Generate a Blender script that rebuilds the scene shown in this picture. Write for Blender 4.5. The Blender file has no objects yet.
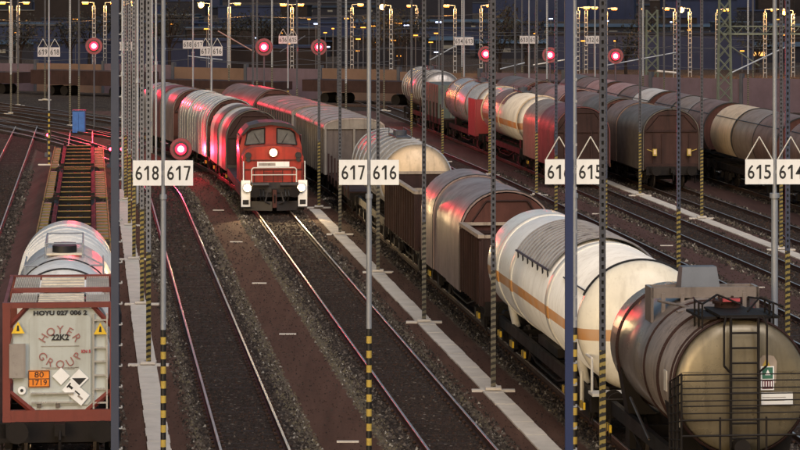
import bpy, math, random
from mathutils import Vector, Matrix
random.seed(7)
R = math.radians
S = bpy.context.scene
C = S.collection

# ------------------------------------------------------------------ camera, world, sun, exposure
FPX, HC, PX0, PYH = 3000.0, 10.5, 400.0, -20.0     # focal length and horizon measured on the 800 px wide photograph
cam = bpy.data.cameras.new('camera'); co = bpy.data.objects.new('camera', cam); C.objects.link(co)
co.location = (0, 0, HC); co.rotation_euler = (R(90), 0, 0)
cam.sensor_width = 36; cam.lens = 36*FPX/800; cam.shift_y = -(225-PYH)/800
cam.clip_start = 1; cam.clip_end = 9000
S.camera = co
w = bpy.data.worlds.new('World'); S.world = w; w.use_nodes = True
nt = w.node_tree; bg = nt.nodes['Background']
sky = nt.nodes.new('ShaderNodeTexSky'); sky.sky_type = 'NISHITA'; sky.sun_disc = False
sky.sun_elevation = R(9); sky.sun_rotation = R(205)
nt.links.new(sky.outputs[0], bg.inputs[0]); bg.inputs[1].default_value = 0.075
sky.dust_density = 4.0; sky.air_density = 0.8
sl = bpy.data.lights.new('sun', 'SUN'); sl.energy = 1.35; sl.angle = R(40); sl.color = (1.0, 0.92, 0.86)
so = bpy.data.objects.new('sun', sl); C.objects.link(so)
so.rotation_euler = Vector((-0.30, 0.75, -0.80)).to_track_quat('-Z', 'Y').to_euler()
S.view_settings.view_transform = 'Standard'; S.view_settings.look = 'None'
S.view_settings.exposure = 0.85; S.view_settings.gamma = 1
S.view_settings.use_curve_mapping = False
S.render.engine = 'CYCLES'

# ------------------------------------------------------------------ where things are
M0 = 0.1033
def kcurve(a):
    if a < -2: return 0.0
    if a < 1.5: return 0.0 if a < 0 else 1/300
    if a <= 13: return 1/300
    if a >= 22: return 1/5000
    t = (a-13)/9; return (1/300)*(1-t)+(1/5000)*t
def TX(a, Y):
    d = max(0.0, Y-140)
    return a - M0*Y - kcurve(a)*d*d/2
def TR(a, Y):
    return math.atan(M0 + kcurve(a)*max(0.0, Y-140))
def gx(px, Y): return (px-PX0)*Y/FPX
def gz(py, Y): return HC-(py-PYH)*Y/FPX

# ------------------------------------------------------------------ materials
def newmat(n):
    m = bpy.data.materials.new(n); m.use_nodes = True
    return m, m.node_tree, m.node_tree.nodes['Principled BSDF']
def N(t, typ, **kw):
    n = t.nodes.new(typ)
    for k, v in kw.items():
        if k in n.inputs.keys() if isinstance(k, str) else False: n.inputs[k].default_value = v
        else: setattr(n, k, v)
    return n
def mixc(t, fac, a, b, blend='MIX'):
    n = t.nodes.new('ShaderNodeMix'); n.data_type = 'RGBA'; n.blend_type = blend
    for s, v in ((0, fac), (6, a), (7, b)):
        if hasattr(v, 'links') or isinstance(v, bpy.types.NodeSocket): t.links.new(v, n.inputs[s])
        elif s == 0: n.inputs[0].default_value = v
        else: n.inputs[s].default_value = (*v, 1)
    return n.outputs[2]
def ramp(t, v, p0, p1):
    n = t.nodes.new('ShaderNodeMapRange'); n.inputs[1].default_value = p0; n.inputs[2].default_value = p1
    t.links.new(v, n.inputs[0]); return n.outputs[0]
def mathn(t, op, a, b=None):
    n = t.nodes.new('ShaderNodeMath'); n.operation = op
    for i, v in enumerate((a, b)):
        if v is None: continue
        if isinstance(v, (int, float)): n.inputs[i].default_value = v
        else: t.links.new(v, n.inputs[i])
    return n.outputs[0]
def coords(t, scale, kind='Object'):
    tc = t.nodes.new('ShaderNodeTexCoord'); mp = t.nodes.new('ShaderNodeMapping')
    mp.inputs['Scale'].default_value = scale
    t.links.new(tc.outputs[kind], mp.inputs[0]); return mp.outputs[0]
def noise(t, vec, scale=1, detail=4, rough=.6):
    n = t.nodes.new('ShaderNodeTexNoise'); n.inputs['Scale'].default_value = scale
    n.inputs['Detail'].default_value = detail; n.inputs['Roughness'].default_value = rough
    t.links.new(vec, n.inputs['Vector']); return n.outputs[0]
def paint(name, col, rough=.5, metal=0.0, grime=(.03, .025, .02), amt=.5, streak=True, sc=1.0, band=None, spec=None, coat=0):
    """weathered paint: blotches, run-down streaks and small chips"""
    m, t, b = newmat(name)
    base = tuple(col)
    c = base
    if band:      # (z0, z1, colour): a painted stripe at this height of the object
        tc = t.nodes.new('ShaderNodeTexCoord'); sx = t.nodes.new('ShaderNodeSeparateXYZ'); t.links.new(tc.outputs['Object'], sx.inputs[0])
        inb = mathn(t, 'MULTIPLY', mathn(t, 'GREATER_THAN', sx.outputs[2], band[0]), mathn(t, 'LESS_THAN', sx.outputs[2], band[1]))
        c = mixc(t, inb, base, band[2])
    n1 = noise(t, coords(t, (.9*sc, .9*sc, .9*sc)), 1.0, 6, .65)
    f1 = mathn(t, 'MULTIPLY', ramp(t, n1, .42, .72), amt)
    c = mixc(t, f1, c, tuple(x*.45+g*.3 for x, g in zip(base, grime)))
    if streak:
        n2 = noise(t, coords(t, (5*sc, 5*sc, .35*sc)), 1.0, 4, .6)
        f2 = mathn(t, 'MULTIPLY', ramp(t, n2, .5, .75), amt*.8)
        c = mixc(t, f2, c, grime)
    n3 = noise(t, coords(t, (14*sc,)*3), 1.0, 3, .7)
    f3 = mathn(t, 'MULTIPLY', ramp(t, n3, .6, .75), amt*.5)
    c = mixc(t, f3, c, grime)
    t.links.new(c, b.inputs['Base Color'])
    r = ramp(t, n1, .3, .8); r = mathn(t, 'ADD', mathn(t, 'MULTIPLY', r, .25), rough-.1)
    t.links.new(r, b.inputs['Roughness'])
    b.inputs['Metallic'].default_value = metal
    b.inputs['Specular IOR Level'].default_value = spec if spec is not None else (.15 if rough >= .55 and metal < .3 else .5)
    if coat: b.inputs['Coat Weight'].default_value = coat; b.inputs['Coat Roughness'].default_value = .22
    bp = t.nodes.new('ShaderNodeBump'); bp.inputs['Strength'].default_value = .12; bp.inputs['Distance'].default_value = .03
    t.links.new(n1, bp.inputs['Height']); t.links.new(bp.outputs[0], b.inputs['Normal'])
    return m
def plain(name, col, rough=.5, metal=0.0):
    m, t, b = newmat(name)
    n1 = noise(t, coords(t, (3, 3, 3)), 1.0, 4, .6)
    c = mixc(t, ramp(t, n1, .35, .75), col, tuple(x*.6 for x in col))
    t.links.new(c, b.inputs['Base Color']); b.inputs['Roughness'].default_value = rough; b.inputs['Metallic'].default_value = metal
    return m
def emit(name, col, st):
    m, t, b = newmat(name)
    b.inputs['Base Color'].default_value = (*[c*.3 for c in col], 1)
    b.inputs['Emission Color'].default_value = (*col, 1); b.inputs['Emission Strength'].default_value = st
    return m

M = {}
M['silver'] = paint('dirty_silver', (.40, .37, .36), .36, .45, (.06, .045, .04), .75)
M['silver2'] = paint('bright_silver', (.62, .61, .60), .30, .6, (.10, .09, .08), .55)
M['foil'] = paint('bright_cladding', (.74, .74, .73), .34, .2, (.12, .11, .10), .4, sc=2)
M['hood'] = paint('hood_aluminium', (.28, .205, .19), .40, .2, (.06, .04, .035), .8)
M['hood_grey'] = paint('hood_grey_brown', (.125, .105, .09), .5, .1, (.04, .03, .025), .8)
M['hood_brown'] = paint('hood_brown', (.19, .115, .09), .5, .05, (.035, .02, .018), .8)
M['hood_pink'] = paint('hood_pale_red', (.36, .20, .18), .5, .05, (.08, .04, .035), .6)
M['maroon_hood'] = paint('hood_maroon', (.15, .045, .045), .5, 0, (.04, .015, .015), .6)
M['roof_dirty'] = paint('roof_dirty_pale', (.40, .33, .31), .5, .05, (.12, .09, .075), .9)
M['oxide_mid'] = paint('oxide_middle', (.055, .028, .024), .65, 0, (.015, .011, .01), .85)
M['shade_sheet'] = paint('sunshade_sheet', (.58, .555, .53), .4, .1, (.2, .17, .15), .4)
M['hood_tan'] = paint('hood_tan', (.27, .20, .155), .45, .1, (.06, .045, .035), .7)
M['hood_beige'] = paint('hood_beige', (.66, .50, .33), .45, .05, (.12, .08, .05), .6)
M['hood_white'] = paint('hood_white', (.62, .58, .54), .45, .05, (.15, .12, .10), .6)
M['oxide'] = paint('red_oxide', (.085, .034, .028), .65, 0, (.02, .013, .011), .85)
M['oxide_dark'] = paint('dark_oxide', (.042, .022, .02), .7, 0, (.012, .009, .008), .8)
M['rim'] = paint('pale_rim', (.34, .28, .23), .6, 0, (.1, .07, .05), .6)
M['lpg'] = paint('gas_tank_white', (.82, .81, .79), .34, 0, (.32, .27, .22), .42, band=(2.28, 2.54, (.52, .25, .09)), coat=.35)
M['lpg_cream'] = paint('gas_tank_cream', (.80, .745, .62), .42, 0, (.32, .26, .19), .4, band=(2.28, 2.54, (.52, .25, .09)), coat=.2)
M['lpg_ring'] = paint('gas_tank_ring', (.80, .77, .70), .4, 0, (.3, .27, .22), .3, band=(2.26, 2.56, (.62, .27, .05)))
M['tankd'] = paint('tank_white_far', (.70, .62, .52), .4, 0, (.25, .17, .12), .6, band=(2.3, 2.65, (.55, .2, .06)), coat=.3)
M['beige'] = paint('tank_beige', (.215, .178, .115), .32, .35, (.07, .055, .035), .85, coat=.3)
M['greytank'] = paint('tank_grey_brown', (.26, .22, .20), .33, .35, (.06, .045, .04), .8, coat=.2)
M['red_frame'] = paint('container_red', (.17, .034, .025), .5, 0, (.07, .02, .015), .6)
M['cont_end'] = paint('container_grey', (.46, .495, .485), .4, .1, (.25, .23, .19), .5)
M['cont_tank'] = paint('container_tank', (.78, .78, .77), .34, .1, (.22, .2, .17), .5)
M['slat'] = paint('walkway_grating', (.66, .60, .50), .6, .1, (.2, .16, .12), .6)
M['loco'] = paint('loco_red', (.36, .032, .02), .42, 0, (.07, .014, .012), .75, coat=.2)
M['loco_dark'] = paint('loco_dark', (.035, .03, .03), .5, .2, (.01, .01, .01), .5)
M['under'] = paint('underframe', (.015, .012, .011), .65, 0, (.010, .009, .008), .7)
M['steel'] = paint('wheel_steel', (.12, .10, .09), .45, .6, (.03, .02, .018), .6)
M['galv'] = paint('galvanised', (.30, .32, .36), .5, .35, (.12, .11, .11), .5)
M['galv_mid'] = paint('mid_galvanised', (.15, .155, .18), .5, .2, (.06, .06, .065), .5)
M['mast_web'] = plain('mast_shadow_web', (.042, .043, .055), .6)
M['galv_light'] = paint('pale_galvanised', (.40, .42, .46), .45, .3, (.18, .17, .17), .4)
M['galv_dark'] = paint('weathered_mast', (.085, .088, .105), .55, .2, (.05, .045, .045), .6)
M['blue_mast'] = paint('blue_mast', (.012, .026, .095), .45, .1, (.008, .012, .035), .3)
M['blue_grey'] = paint('blue_grey_mast', (.035, .045, .080), .5, .1, (.02, .025, .04), .4)
M['mast_beige'] = paint('mast_dull_yellow', (.145, .132, .10), .6, 0, (.06, .05, .035), .7)
M['mast_yellow'] = paint('mast_dirty_yellow', (.27, .21, .07), .6, 0, (.08, .06, .03), .7)
M['yellow'] = paint('dirty_yellow', (.46, .33, .075), .6, 0, (.12, .09, .04), .5)
M['yellow2'] = paint('frame_yellow', (.20, .155, .045), .6, 0, (.10, .08, .04), .8)
M['black'] = plain('black_paint', (.012, .011, .012), .5)
M['white'] = paint('white_board', (.80, .81, .82), .5, 0, (.45, .42, .4), .25)
M['white_dim'] = paint('white_paint', (.62, .60, .56), .5, 0, (.25, .22, .2), .5)
M['text'] = plain('lettering_black', (.015, .015, .018), .6)
M['text_red'] = plain('lettering_red', (.42, .06, .07), .6)
M['text_brown'] = plain('lettering_brown', (.33, .13, .12), .6)
M['orange'] = plain('placard_orange', (.85, .25, .02), .5)
M['sign_yel'] = plain('sign_yellow', (.80, .52, .03), .5)
M['green'] = plain('poster_green', (.04, .15, .10), .5)
M['maroon'] = plain('poster_maroon', (.12, .02, .04), .5)
M['glass'] = plain('dark_glass', (.13, .13, .125), .22)
M['concrete'] = paint('path_concrete', (.62, .565, .50), .8, 0, (.28, .24, .20), .5, streak=False, sc=1.5)
M['conc2'] = paint('wall_concrete', (.125, .09, .112), .85, 0, (.10, .07, .08), .8, sc=.6)
M['conc_sodium_lit'] = paint('wall_sodium_lit', (.16, .10, .075), .85, 0, (.14, .09, .06), .8, sc=.6)  # sodium lamplight painted into the colour of some wall panels
M['tile_blue'] = plain('cabinet_blue', (.02, .12, .42), .4)
M['far_dark'] = paint('far_building', (.012, .012, .018), .7, 0, (.012, .012, .02), .6, sc=.1)
M['far_roof'] = paint('far_roof_blue', (.010, .013, .026), .45, .1, (.02, .025, .04), .5, sc=.1)
M['tower'] = paint('tower_green_grey', (.165, .185, .15), .6, .2, (.06, .06, .05), .6)
M['brass'] = paint('rail_rust', (.06, .035, .026), .7, .2, (.02, .012, .01), .6)
M['board_grey'] = paint('board_weathered', (.50, .47, .49), .6, 0, (.15, .14, .15), .6)
M['halo_disc'] = plain('halo_disc_grey', (.06, .05, .055), .6)
M['rim2'] = paint('post_grey', (.25, .22, .19), .6, .05, (.07, .05, .04), .7)
M['e_red'] = emit('red_lamp', (1, .006, .022), 5)
M['e_core'] = emit('red_lamp_core', (1, .16, .2), 12)
M['e_red_s'] = emit('small_red_lamp', (1, .03, .06), 14)
M['e_head'] = emit('head_lamp', (1, .66, .30), 14)
M['far_navy'] = paint('far_navy', (.014, .020, .050), .6, 0, (.008, .01, .02), .5, sc=.2)
M['far_brown'] = paint('far_brown', (.016, .012, .012), .8, 0, (.012, .01, .01), .6, sc=.2)
M['far_leaf'] = plain('far_leaves', (.008, .010, .009), .8)
M['e_warm'] = emit('sodium_lamp', (1, .36, .045), 1.6)
M['e_amber'] = emit('amber_window', (1, .45, .12), 1.0)
M['e_white'] = emit('white_far_lamp', (.55, .65, 1), 2.5)
def rail_top():
    m, t, b = newmat('rail_running_surface')
    n = noise(t, coords(t, (30, .6, 3)), 1, 3, .6)
    c = mixc(t, ramp(t, n, .35, .7), (.62, .57, .53), (.42, .34, .29)); t.links.new(c, b.inputs['Base Color'])
    b.inputs['Metallic'].default_value = .9; b.inputs['Roughness'].default_value = .34
    return m
M['railtop'] = rail_top()

def ballast_nodes(t, co_, lo=(.020, .015, .013), hi=(.105, .083, .070), spk=.955):
    """dark crushed stone: voronoi cells, each its own tone, larger oil stains between"""
    v = t.nodes.new('ShaderNodeTexVoronoi'); v.inputs['Scale'].default_value = 16; t.links.new(co_, v.inputs['Vector'])
    sp = t.nodes.new('ShaderNodeSeparateColor'); t.links.new(v.outputs['Color'], sp.inputs[0])
    big = noise(t, co_, .35, 5, .6); fine = noise(t, co_, 7, 4, .7)
    tone = mathn(t, 'ADD', mathn(t, 'MULTIPLY', sp.outputs[0], .35), mathn(t, 'MULTIPLY', fine, .65))
    c = mixc(t, ramp(t, tone, .38, .72), lo, hi)
    c = mixc(t, ramp(t, sp.outputs[1], spk, .99), c, (.27, .23, .19))
    c = mixc(t, mathn(t, 'MULTIPLY', ramp(t, big, .45, .7), .6), c, (.030, .021, .017))
    return c, v, tone
def m_ballast(name='ballast', *a):
    m, t, b = newmat(name); c, v, tone = ballast_nodes(t, coords(t, (1, 1, 1)), *a)
    t.links.new(c, b.inputs['Base Color']); b.inputs['Roughness'].default_value = .95; b.inputs['Specular IOR Level'].default_value = .06
    bp = t.nodes.new('ShaderNodeBump'); bp.inputs['Strength'].default_value = .9; bp.inputs['Distance'].default_value = .05
    t.links.new(mathn(t, 'SUBTRACT', 1.0, v.outputs['Distance']), bp.inputs['Height']); t.links.new(bp.outputs[0], b.inputs['Normal'])
    return m
M['ballast'] = m_ballast()
M['bed'] = m_ballast('oily_track_bed', (.032, .023, .019), (.070, .051, .042), .98)
def m_strip(name, inner=.62, mid=.86, brown=(.105, .058, .043), edge=(.17, .14, .10)):
    """walkway: brown fines in the middle, pale gravel shoulders with a ragged edge (u across = UV.x)"""
    m, t, b = newmat(name); co_ = coords(t, (1, 1, 1)); c0, v, tone = ballast_nodes(t, co_)
    tc = t.nodes.new('ShaderNodeTexCoord'); sx = t.nodes.new('ShaderNodeSeparateXYZ'); t.links.new(tc.outputs['UV'], sx.inputs[0])
    u = mathn(t, 'ABSOLUTE', mathn(t, 'SUBTRACT', mathn(t, 'MULTIPLY', sx.outputs[0], 2.0), 1.0))
    r1 = noise(t, co_, 1.6, 5, .7); r2 = noise(t, co_, 6, 4, .7)
    uw = mathn(t, 'ADD', u, mathn(t, 'ADD', mathn(t, 'MULTIPLY', mathn(t, 'SUBTRACT', r1, .5), .22), mathn(t, 'MULTIPLY', mathn(t, 'SUBTRACT', r2, .5), .25)))
    st = noise(t, coords(t, (2.5, .12, 1)), 1, 5, .6)
    bc = mixc(t, ramp(t, st, .3, .75), brown, tuple(x*.62 for x in brown))
    bc = mixc(t, mathn(t, 'MULTIPLY', ramp(t, r2, .55, .8), .5), bc, tuple(x*1.45 for x in brown))
    ec = mixc(t, ramp(t, tone, .35, .7), tuple(x*.42 for x in edge), edge)
    c = mixc(t, ramp(t, uw, inner-.03, inner+.05), bc, ec)
    c = mixc(t, ramp(t, uw, mid-.08, mid+.08), c, c0)
    t.links.new(c, b.inputs['Base Color']); b.inputs['Roughness'].default_value = .95; b.inputs['Specular IOR Level'].default_value = .06
    bp = t.nodes.new('ShaderNodeBump'); bp.inputs['Strength'].default_value = .5; bp.inputs['Distance'].default_value = .04
    t.links.new(r2, bp.inputs['Height']); t.links.new(bp.outputs[0], b.inputs['Normal'])
    return m
M['sleeper'] = paint('old_timber_sleeper', (.038, .026, .021), .8, 0, (.02, .015, .012), .8, sc=2)
M['strip'] = m_strip('walkway_fines')
M['strip2'] = m_strip('walkway_fines_pathside', .80, .95)
M['strip3'] = m_strip('walkway_fines_far', .80, .95, (.105, .060, .052), (.15, .12, .095))

# ------------------------------------------------------------------ mesh builder
class MB:
    def __init__(s): s.v = []; s.f = []; s.m = []; s.sm = []
    def add(s, vs, fs, m=0, smooth=False):
        o = len(s.v); s.v += [tuple(p) for p in vs]
        for f in fs: s.f.append([i+o for i in f]); s.m.append(m); s.sm.append(smooth)
        return s
    def box(s, c, d, m=0, rot=None):
        x, y, z = [k/2 for k in d]
        vs = [Vector(p) for p in ((-x,-y,-z),(x,-y,-z),(x,y,-z),(-x,y,-z),(-x,-y,z),(x,-y,z),(x,y,z),(-x,y,z))]
        if rot is not None: vs = [rot @ p for p in vs]
        vs = [p+Vector(c) for p in vs]
        return s.add(vs, [(0,3,2,1),(4,5,6,7),(0,1,5,4),(1,2,6,5),(2,3,7,6),(3,0,4,7)], m)
    def rng(s, x0, x1, y0, y1, z0, z1, m=0): return s.box(((x0+x1)/2,(y0+y1)/2,(z0+z1)/2), (x1-x0,y1-y0,z1-z0), m)
    def tube(s, p, q, r, n=8, m=0, r2=None, caps=True):
        p, q = Vector(p), Vector(q); d = (q-p)
        if d.length < 1e-6: return s
        d.normalize(); a = Vector((0,0,1)) if abs(d.z) < .9 else Vector((1,0,0)); u = d.cross(a).normalized(); v = d.cross(u)
        r2 = r if r2 is None else r2; vs = []
        for k, (c, rr) in enumerate(((p, r), (q, r2))):
            for i in range(n):
                t = 2*math.pi*i/n; vs.append(c+(u*math.cos(t)+v*math.sin(t))*rr)
        s.add(vs, [(i, n+i, n+(i+1)%n, (i+1)%n) for i in range(n)], m, n > 6)
        if caps: s.add(vs[:n], [tuple(range(n))], m); s.add(vs[n:], [tuple(range(n-1,-1,-1))], m)
        return s
    def path(s, pts, r, n=6, m=0):
        for a, b in zip(pts[:-1], pts[1:]): s.tube(a, b, r, n, m)
        return s
    def bar(s, p, q, w_, m=0): return s.tube(p, q, w_, 4, m)
    def extr(s, prof, y0, y1, m=0, caps=True, closed=True, smooth=False):
        n = len(prof); vs = [(x, y0, z) for x, z in prof]+[(x, y1, z) for x, z in prof]
        e = n if closed else n-1
        s.add(vs, [(i, (i+1)%n, n+(i+1)%n, n+i) for i in range(e)], m, smooth)
        if caps:
            s.add(vs[:n], [tuple(range(n-1,-1,-1))], m); s.add(vs[n:], [tuple(range(n))], m)
        return s
    def lathe(s, prof, c=(0,0), n=56, m=0):
        """prof [(y, r)] turned about the axis x=c[0], z=c[1] along y"""
        vs = []; fs = []
        for y, r in prof:
            for i in range(n):
                t = 2*math.pi*i/n; vs.append((c[0]+r*math.cos(t), y, c[1]+r*math.sin(t)))
        for k in range(len(prof)-1):
            for i in range(n): fs.append((k*n+i, (k+1)*n+i, (k+1)*n+(i+1)%n, k*n+(i+1)%n))
        fs.append(tuple(range(n))); fs.append(tuple((len(prof)-1)*n+i for i in range(n-1,-1,-1)))
        return s.add(vs, fs, m, True)
    def arc(s, c, r, y, t0, t1, rad, n=20, m=0, k=4):
        pts = [(c[0]+r*math.sin(R(t0+(t1-t0)*i/n)), y, c[1]+r*math.cos(R(t0+(t1-t0)*i/n))) for i in range(n+1)]
        return s.path(pts, rad, k, m)
    def build(s, name, mats, parent=None, loc=(0,0,0)):
        me = bpy.data.meshes.new(name); me.from_pydata(s.v, [], s.f); 
        if not isinstance(mats, (list, tuple)): mats = [mats]
        for x in mats: me.materials.append(M[x] if isinstance(x, str) else x)
        me.polygons.foreach_set('material_index', s.m); me.polygons.foreach_set('use_smooth', s.sm)
        me.update()
        o = bpy.data.objects.new(name, me); C.objects.link(o); o.location = loc
        if parent: o.parent = parent
        return o
def tag(o, label=None, cat=None, group=None, kind=None):
    for k, v in (('label', label), ('category', cat), ('group', group), ('kind', kind)):
        if v: o[k] = v
    return o
def thing(name, loc, rz, label, cat, group=None):
    o = bpy.data.objects.new(name, None); C.objects.link(o); o.location = loc; o.rotation_euler = (0,0,rz); o.empty_display_size = .2
    return tag(o, label, cat, group)
def nth(i): return f'{i+1}' + ('th' if 10 <= (i+1) % 100 <= 20 else {1:'st',2:'nd',3:'rd'}.get((i+1) % 10, 'th'))
def copy_tree(o, parent=None):
    c = o.copy(); C.objects.link(c); c.parent = parent
    for ch in o.children: copy_tree(ch, c)
    return c
def text(name, body, size, mat, parent, loc, rot=(90,0,0), sx=1.0, bold=0.0, align='CENTER'):
    cu = bpy.data.curves.new(name, 'FONT'); cu.body = body; cu.size = size; cu.align_x = align; cu.align_y = 'CENTER'; cu.extrude = .003; cu.offset = bold
    cu.resolution_u = 3
    tmp = bpy.data.objects.new('tmp', cu); C.objects.link(tmp)
    bpy.context.view_layer.update()
    me = bpy.data.meshes.new_from_object(tmp.evaluated_get(bpy.context.evaluated_depsgraph_get()))
    bpy.data.objects.remove(tmp); bpy.data.curves.remove(cu)
    me.materials.clear(); me.materials.append(M[mat]); me.name = name
    o = bpy.data.objects.new(name, me); C.objects.link(o); o.parent = parent; o.location = loc
    o.rotation_euler = tuple(R(a) for a in rot); o.scale = (sx, 1, 1)
    return o

def digits(name, body, size, mat, parent, loc, adv=.175, bold=.004):
    mb = MB(); x0 = -adv*(len(body)-1)/2
    for i, ch in enumerate(body):
        xc = x0+i*adv; h = size*.70
        if ch == '1':
            mb.rng(xc-.002, xc+.040, -.004, 0, -h/2, h/2)
            mb.add([(xc+.0,-.004,h/2),(xc-.062,-.004,h/2-.062),(xc-.062,-.004,h/2-.108),(xc+.002,-.004,h/2-.062)], [(0,1,2,3)])
            continue
        if ch == '7':
            mb.rng(xc-.07, xc+.07, -.004, 0, h/2-.038, h/2)
            mb.add([(xc+.07,-.004,h/2-.038),(xc+.028,-.004,h/2-.038),(xc-.040,-.004,-h/2),(xc+.002,-.004,-h/2)], [(0,1,2,3)])
            continue
        o = text('tmp', ch, size, mat, None, (0,0,0), bold=bold)
        vs = [v.co.copy() for v in o.data.vertices]; fs = [list(p.vertices) for p in o.data.polygons]
        cx = (min(v.x for v in vs)+max(v.x for v in vs))/2; cy = (min(v.y for v in vs)+max(v.y for v in vs))/2
        sy = h/(max(v.y for v in vs)-min(v.y for v in vs)); sx = .145/(max(v.x for v in vs)-min(v.x for v in vs))
        mb.add([(xc+(v.x-cx)*sx, -v.z, (v.y-cy)*sy) for v in vs], fs); bpy.data.objects.remove(o)
    return mb.build(name, [mat], parent, loc)

# ------------------------------------------------------------------ ground
b = MB()
nx, ny = 24, 60
ys = [-60+ (i/ny)**2*7060 for i in range(ny+1)]
b.add([(-2500+5000*i/nx, y, 0) for y in ys for i in range(nx+1)], [(j*(nx+1)+i, j*(nx+1)+i+1, (j+1)*(nx+1)+i+1, (j+1)*(nx+1)+i) for j in range(ny) for i in range(nx)])
tag(b.build('ground', 'ballast'), 'dark crushed stone ballast covering the whole yard', None, None, 'structure')

def strip_mesh(a, half, y0, y1, z, mat, name, label, step=3.0, kind='structure'):
    n = max(2, int((y1-y0)/step)); me = bpy.data.meshes.new(name); vs = []; fs = []; uv = []
    for i in range(n+1):
        Y = y0+(y1-y0)*i/n; vs += [(TX(a-half, Y), Y, z), (TX(a+half, Y), Y, z)]
    for i in range(n): fs.append((2*i, 2*i+1, 2*i+3, 2*i+2)); uv += [(0, i), (1, i), (1, i+1), (0, i+1)]
    me.from_pydata(vs, [], fs); l = me.uv_layers.new(name='UVMap')
    for k, p in enumerate(uv): l.data[k].uv = p
    me.materials.append(M[mat]); o = bpy.data.objects.new(name, me); C.objects.link(o)
    return tag(o, label, None, None, kind)
strip_mesh(5.85, 1.15, 45, 230, .004, 'strip', 'walkway', 'brown trodden walkway between the two open tracks')
strip_mesh(1.55, 1.05, 45, 200, .004, 'strip2', 'walkway', 'brown walkway under the left pale concrete path')
strip_mesh(10.3, 1.05, 45, 215, .004, 'strip2', 'walkway', 'brown walkway between locomotive track and tank wagons')
strip_mesh(22.9, 1.00, 60, 240, .004, 'strip3', 'walkway', 'wide reddish walkway right of the white gas tank wagon')
strip_mesh(26.8, 1.05, 60, 240, .004, 'strip3', 'walkway', 'brown walkway beside the right hand pale path')
strip_mesh(31.0, 1.0, 60, 240, .004, 'strip3', 'walkway', 'brown walkway at far right between wagons')
strip_mesh(18.8, 1.0, 60, 240, .004, 'strip3', 'walkway', 'brown walkway partly hidden behind the gas tank wagon')
strip_mesh(-2.55, 0.85, 60, 200, .004, 'strip3', 'walkway', 'brown walkway left of the container wagons')
strip_mesh(14.7, .8, 45, 240, .004, 'strip3', 'walkway', 'brown walkway hidden right of the tank wagons')

# concrete trough paths: rows of cover slabs with open joints
def trough(a, half, y0, y1, label):
    mb = MB(); y = y0
    while y < y1:
        y2 = y+.98
        j = random.uniform(-.012, .012); zt = .045+random.uniform(-.006, .006)
        x0, x1 = TX(a-half, y)+j, TX(a-half, y2)+j; w_ = 2*half
        vs = [(x0,y,0.0),(x0+w_,y,0.0),(x1+w_,y2,0.0),(x1,y2,0.0),(x0,y,zt),(x0+w_,y,zt),(x1+w_,y2,zt),(x1,y2,zt)]
        mb.add(vs, [(4,5,6,7),(0,1,5,4),(1,2,6,5),(2,3,7,6),(3,0,4,7)]); y += 1.0
    tag(mb.build('concrete_path', 'concrete'), label, None, None, 'structure')
trough(10.25, .25, 48, 137, 'pale concrete slab path left of the tank wagons')
trough(1.55, .26, 48, 150, 'pale concrete slab path right of the container wagon')
trough(26.85, .26, 70, 160, 'pale concrete slab path among the right hand tracks')

# ------------------------------------------------------------------ tracks
def track(a, y0, y1, label, dz=0.0, sleepers=True):
    root = bpy.data.objects.new('railway_track', None); C.objects.link(root); tag(root, label, None, None, 'structure')
    n = max(2, int((y1-y0)/3)); Ys = [y0+(y1-y0)*i/n for i in range(n+1)]
    for sd in (-1, 1):
        mb = MB()
        def sec(prof, m):
            k = len(prof); vs = []
            for Y in Ys:
                xc = TX(a, Y)+sd*.7525/math.cos(TR(a, Y))
                vs += [(xc+px, Y, pz+dz) for px, pz in prof]
            mb.add(vs, [(i*k+j, i*k+(j+1)%k, (i+1)*k+(j+1)%k, (i+1)*k+j) for i in range(len(Ys)-1) for j in range(k)], m)
            mb.add(vs[:k], [tuple(range(k-1,-1,-1))], m)
        sec([(-.075,.02),(.075,.02),(.075,.04),(.02,.055),(.02,.13),(.036,.14),(.036,.168),(-.036,.168),(-.036,.14),(-.02,.13),(-.02,.055),(-.075,.04)], 1)
        sec([(-.030,.1685),(.030,.1685),(.024,.174),(-.024,.174)], 0)
        mb.build('rail', ['railtop', 'brass'], root)
    if sleepers:
        n2 = len(Ys); mb = MB(); vs = []
        for Y in Ys: vs += [(TX(a-.70, Y), Y, .009+dz), (TX(a+.70, Y), Y, .009+dz)]
        mb.add(vs, [(2*i, 2*i+1, 2*i+3, 2*i+2) for i in range(n2-1)]); mb.build('track_bed', ['bed'], root)
        mb = MB(); Y = y0
        while Y < min(y1, 185):
            r = Matrix.Rotation(TR(a, Y), 3, 'Z'); 
            mb.box((TX(a, Y)+random.uniform(-.02,.02), Y, -.02+dz), (random.uniform(1.2,1.38), random.uniform(.12,.24), .062+random.uniform(-.016,.006)), 0, r)
            for sd in (-1, 1):
                
                for o in ((-.11, .11) if Y < 105 else ()): mb.box((TX(a, Y)+sd*.7525+o, Y, .045+dz), (.07, .13, .05), 1, r)
            Y += .62
        o = mb.build('sleepers', ['sleeper', 'brass'], root); o['kind'] = 'stuff'
tracks = [(-4.5, 60, 212, 'leftmost straight track beside the empty container wagons'), (-.6, 50, 205, 'track carrying the container wagons'),
          (3.63, 45, 260, 'first open track right of the left pale path'), (8.2, 45, 270, 'open track in front of the red locomotive'),
          (12.6, 45, 260, 'track carrying the white gas tank wagon'), (16.8, 50, 250, 'empty track hidden behind the tank wagons'),
          (20.9, 60, 250, 'empty track right behind the gas tank wagon'), (24.75, 70, 260, 'curving empty track left of the right hand path'),
          (28.75, 75, 260, 'track in front of the brown hood wagon'), (33.1, 85, 260, 'rightmost track under the tank train'),
          (-8.6, 80, 225, 'straight track at the far left edge')]
for i, (a, y0, y1, lab) in enumerate(tracks): track(a, y0, y1, lab, 0.0004*i)
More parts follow.
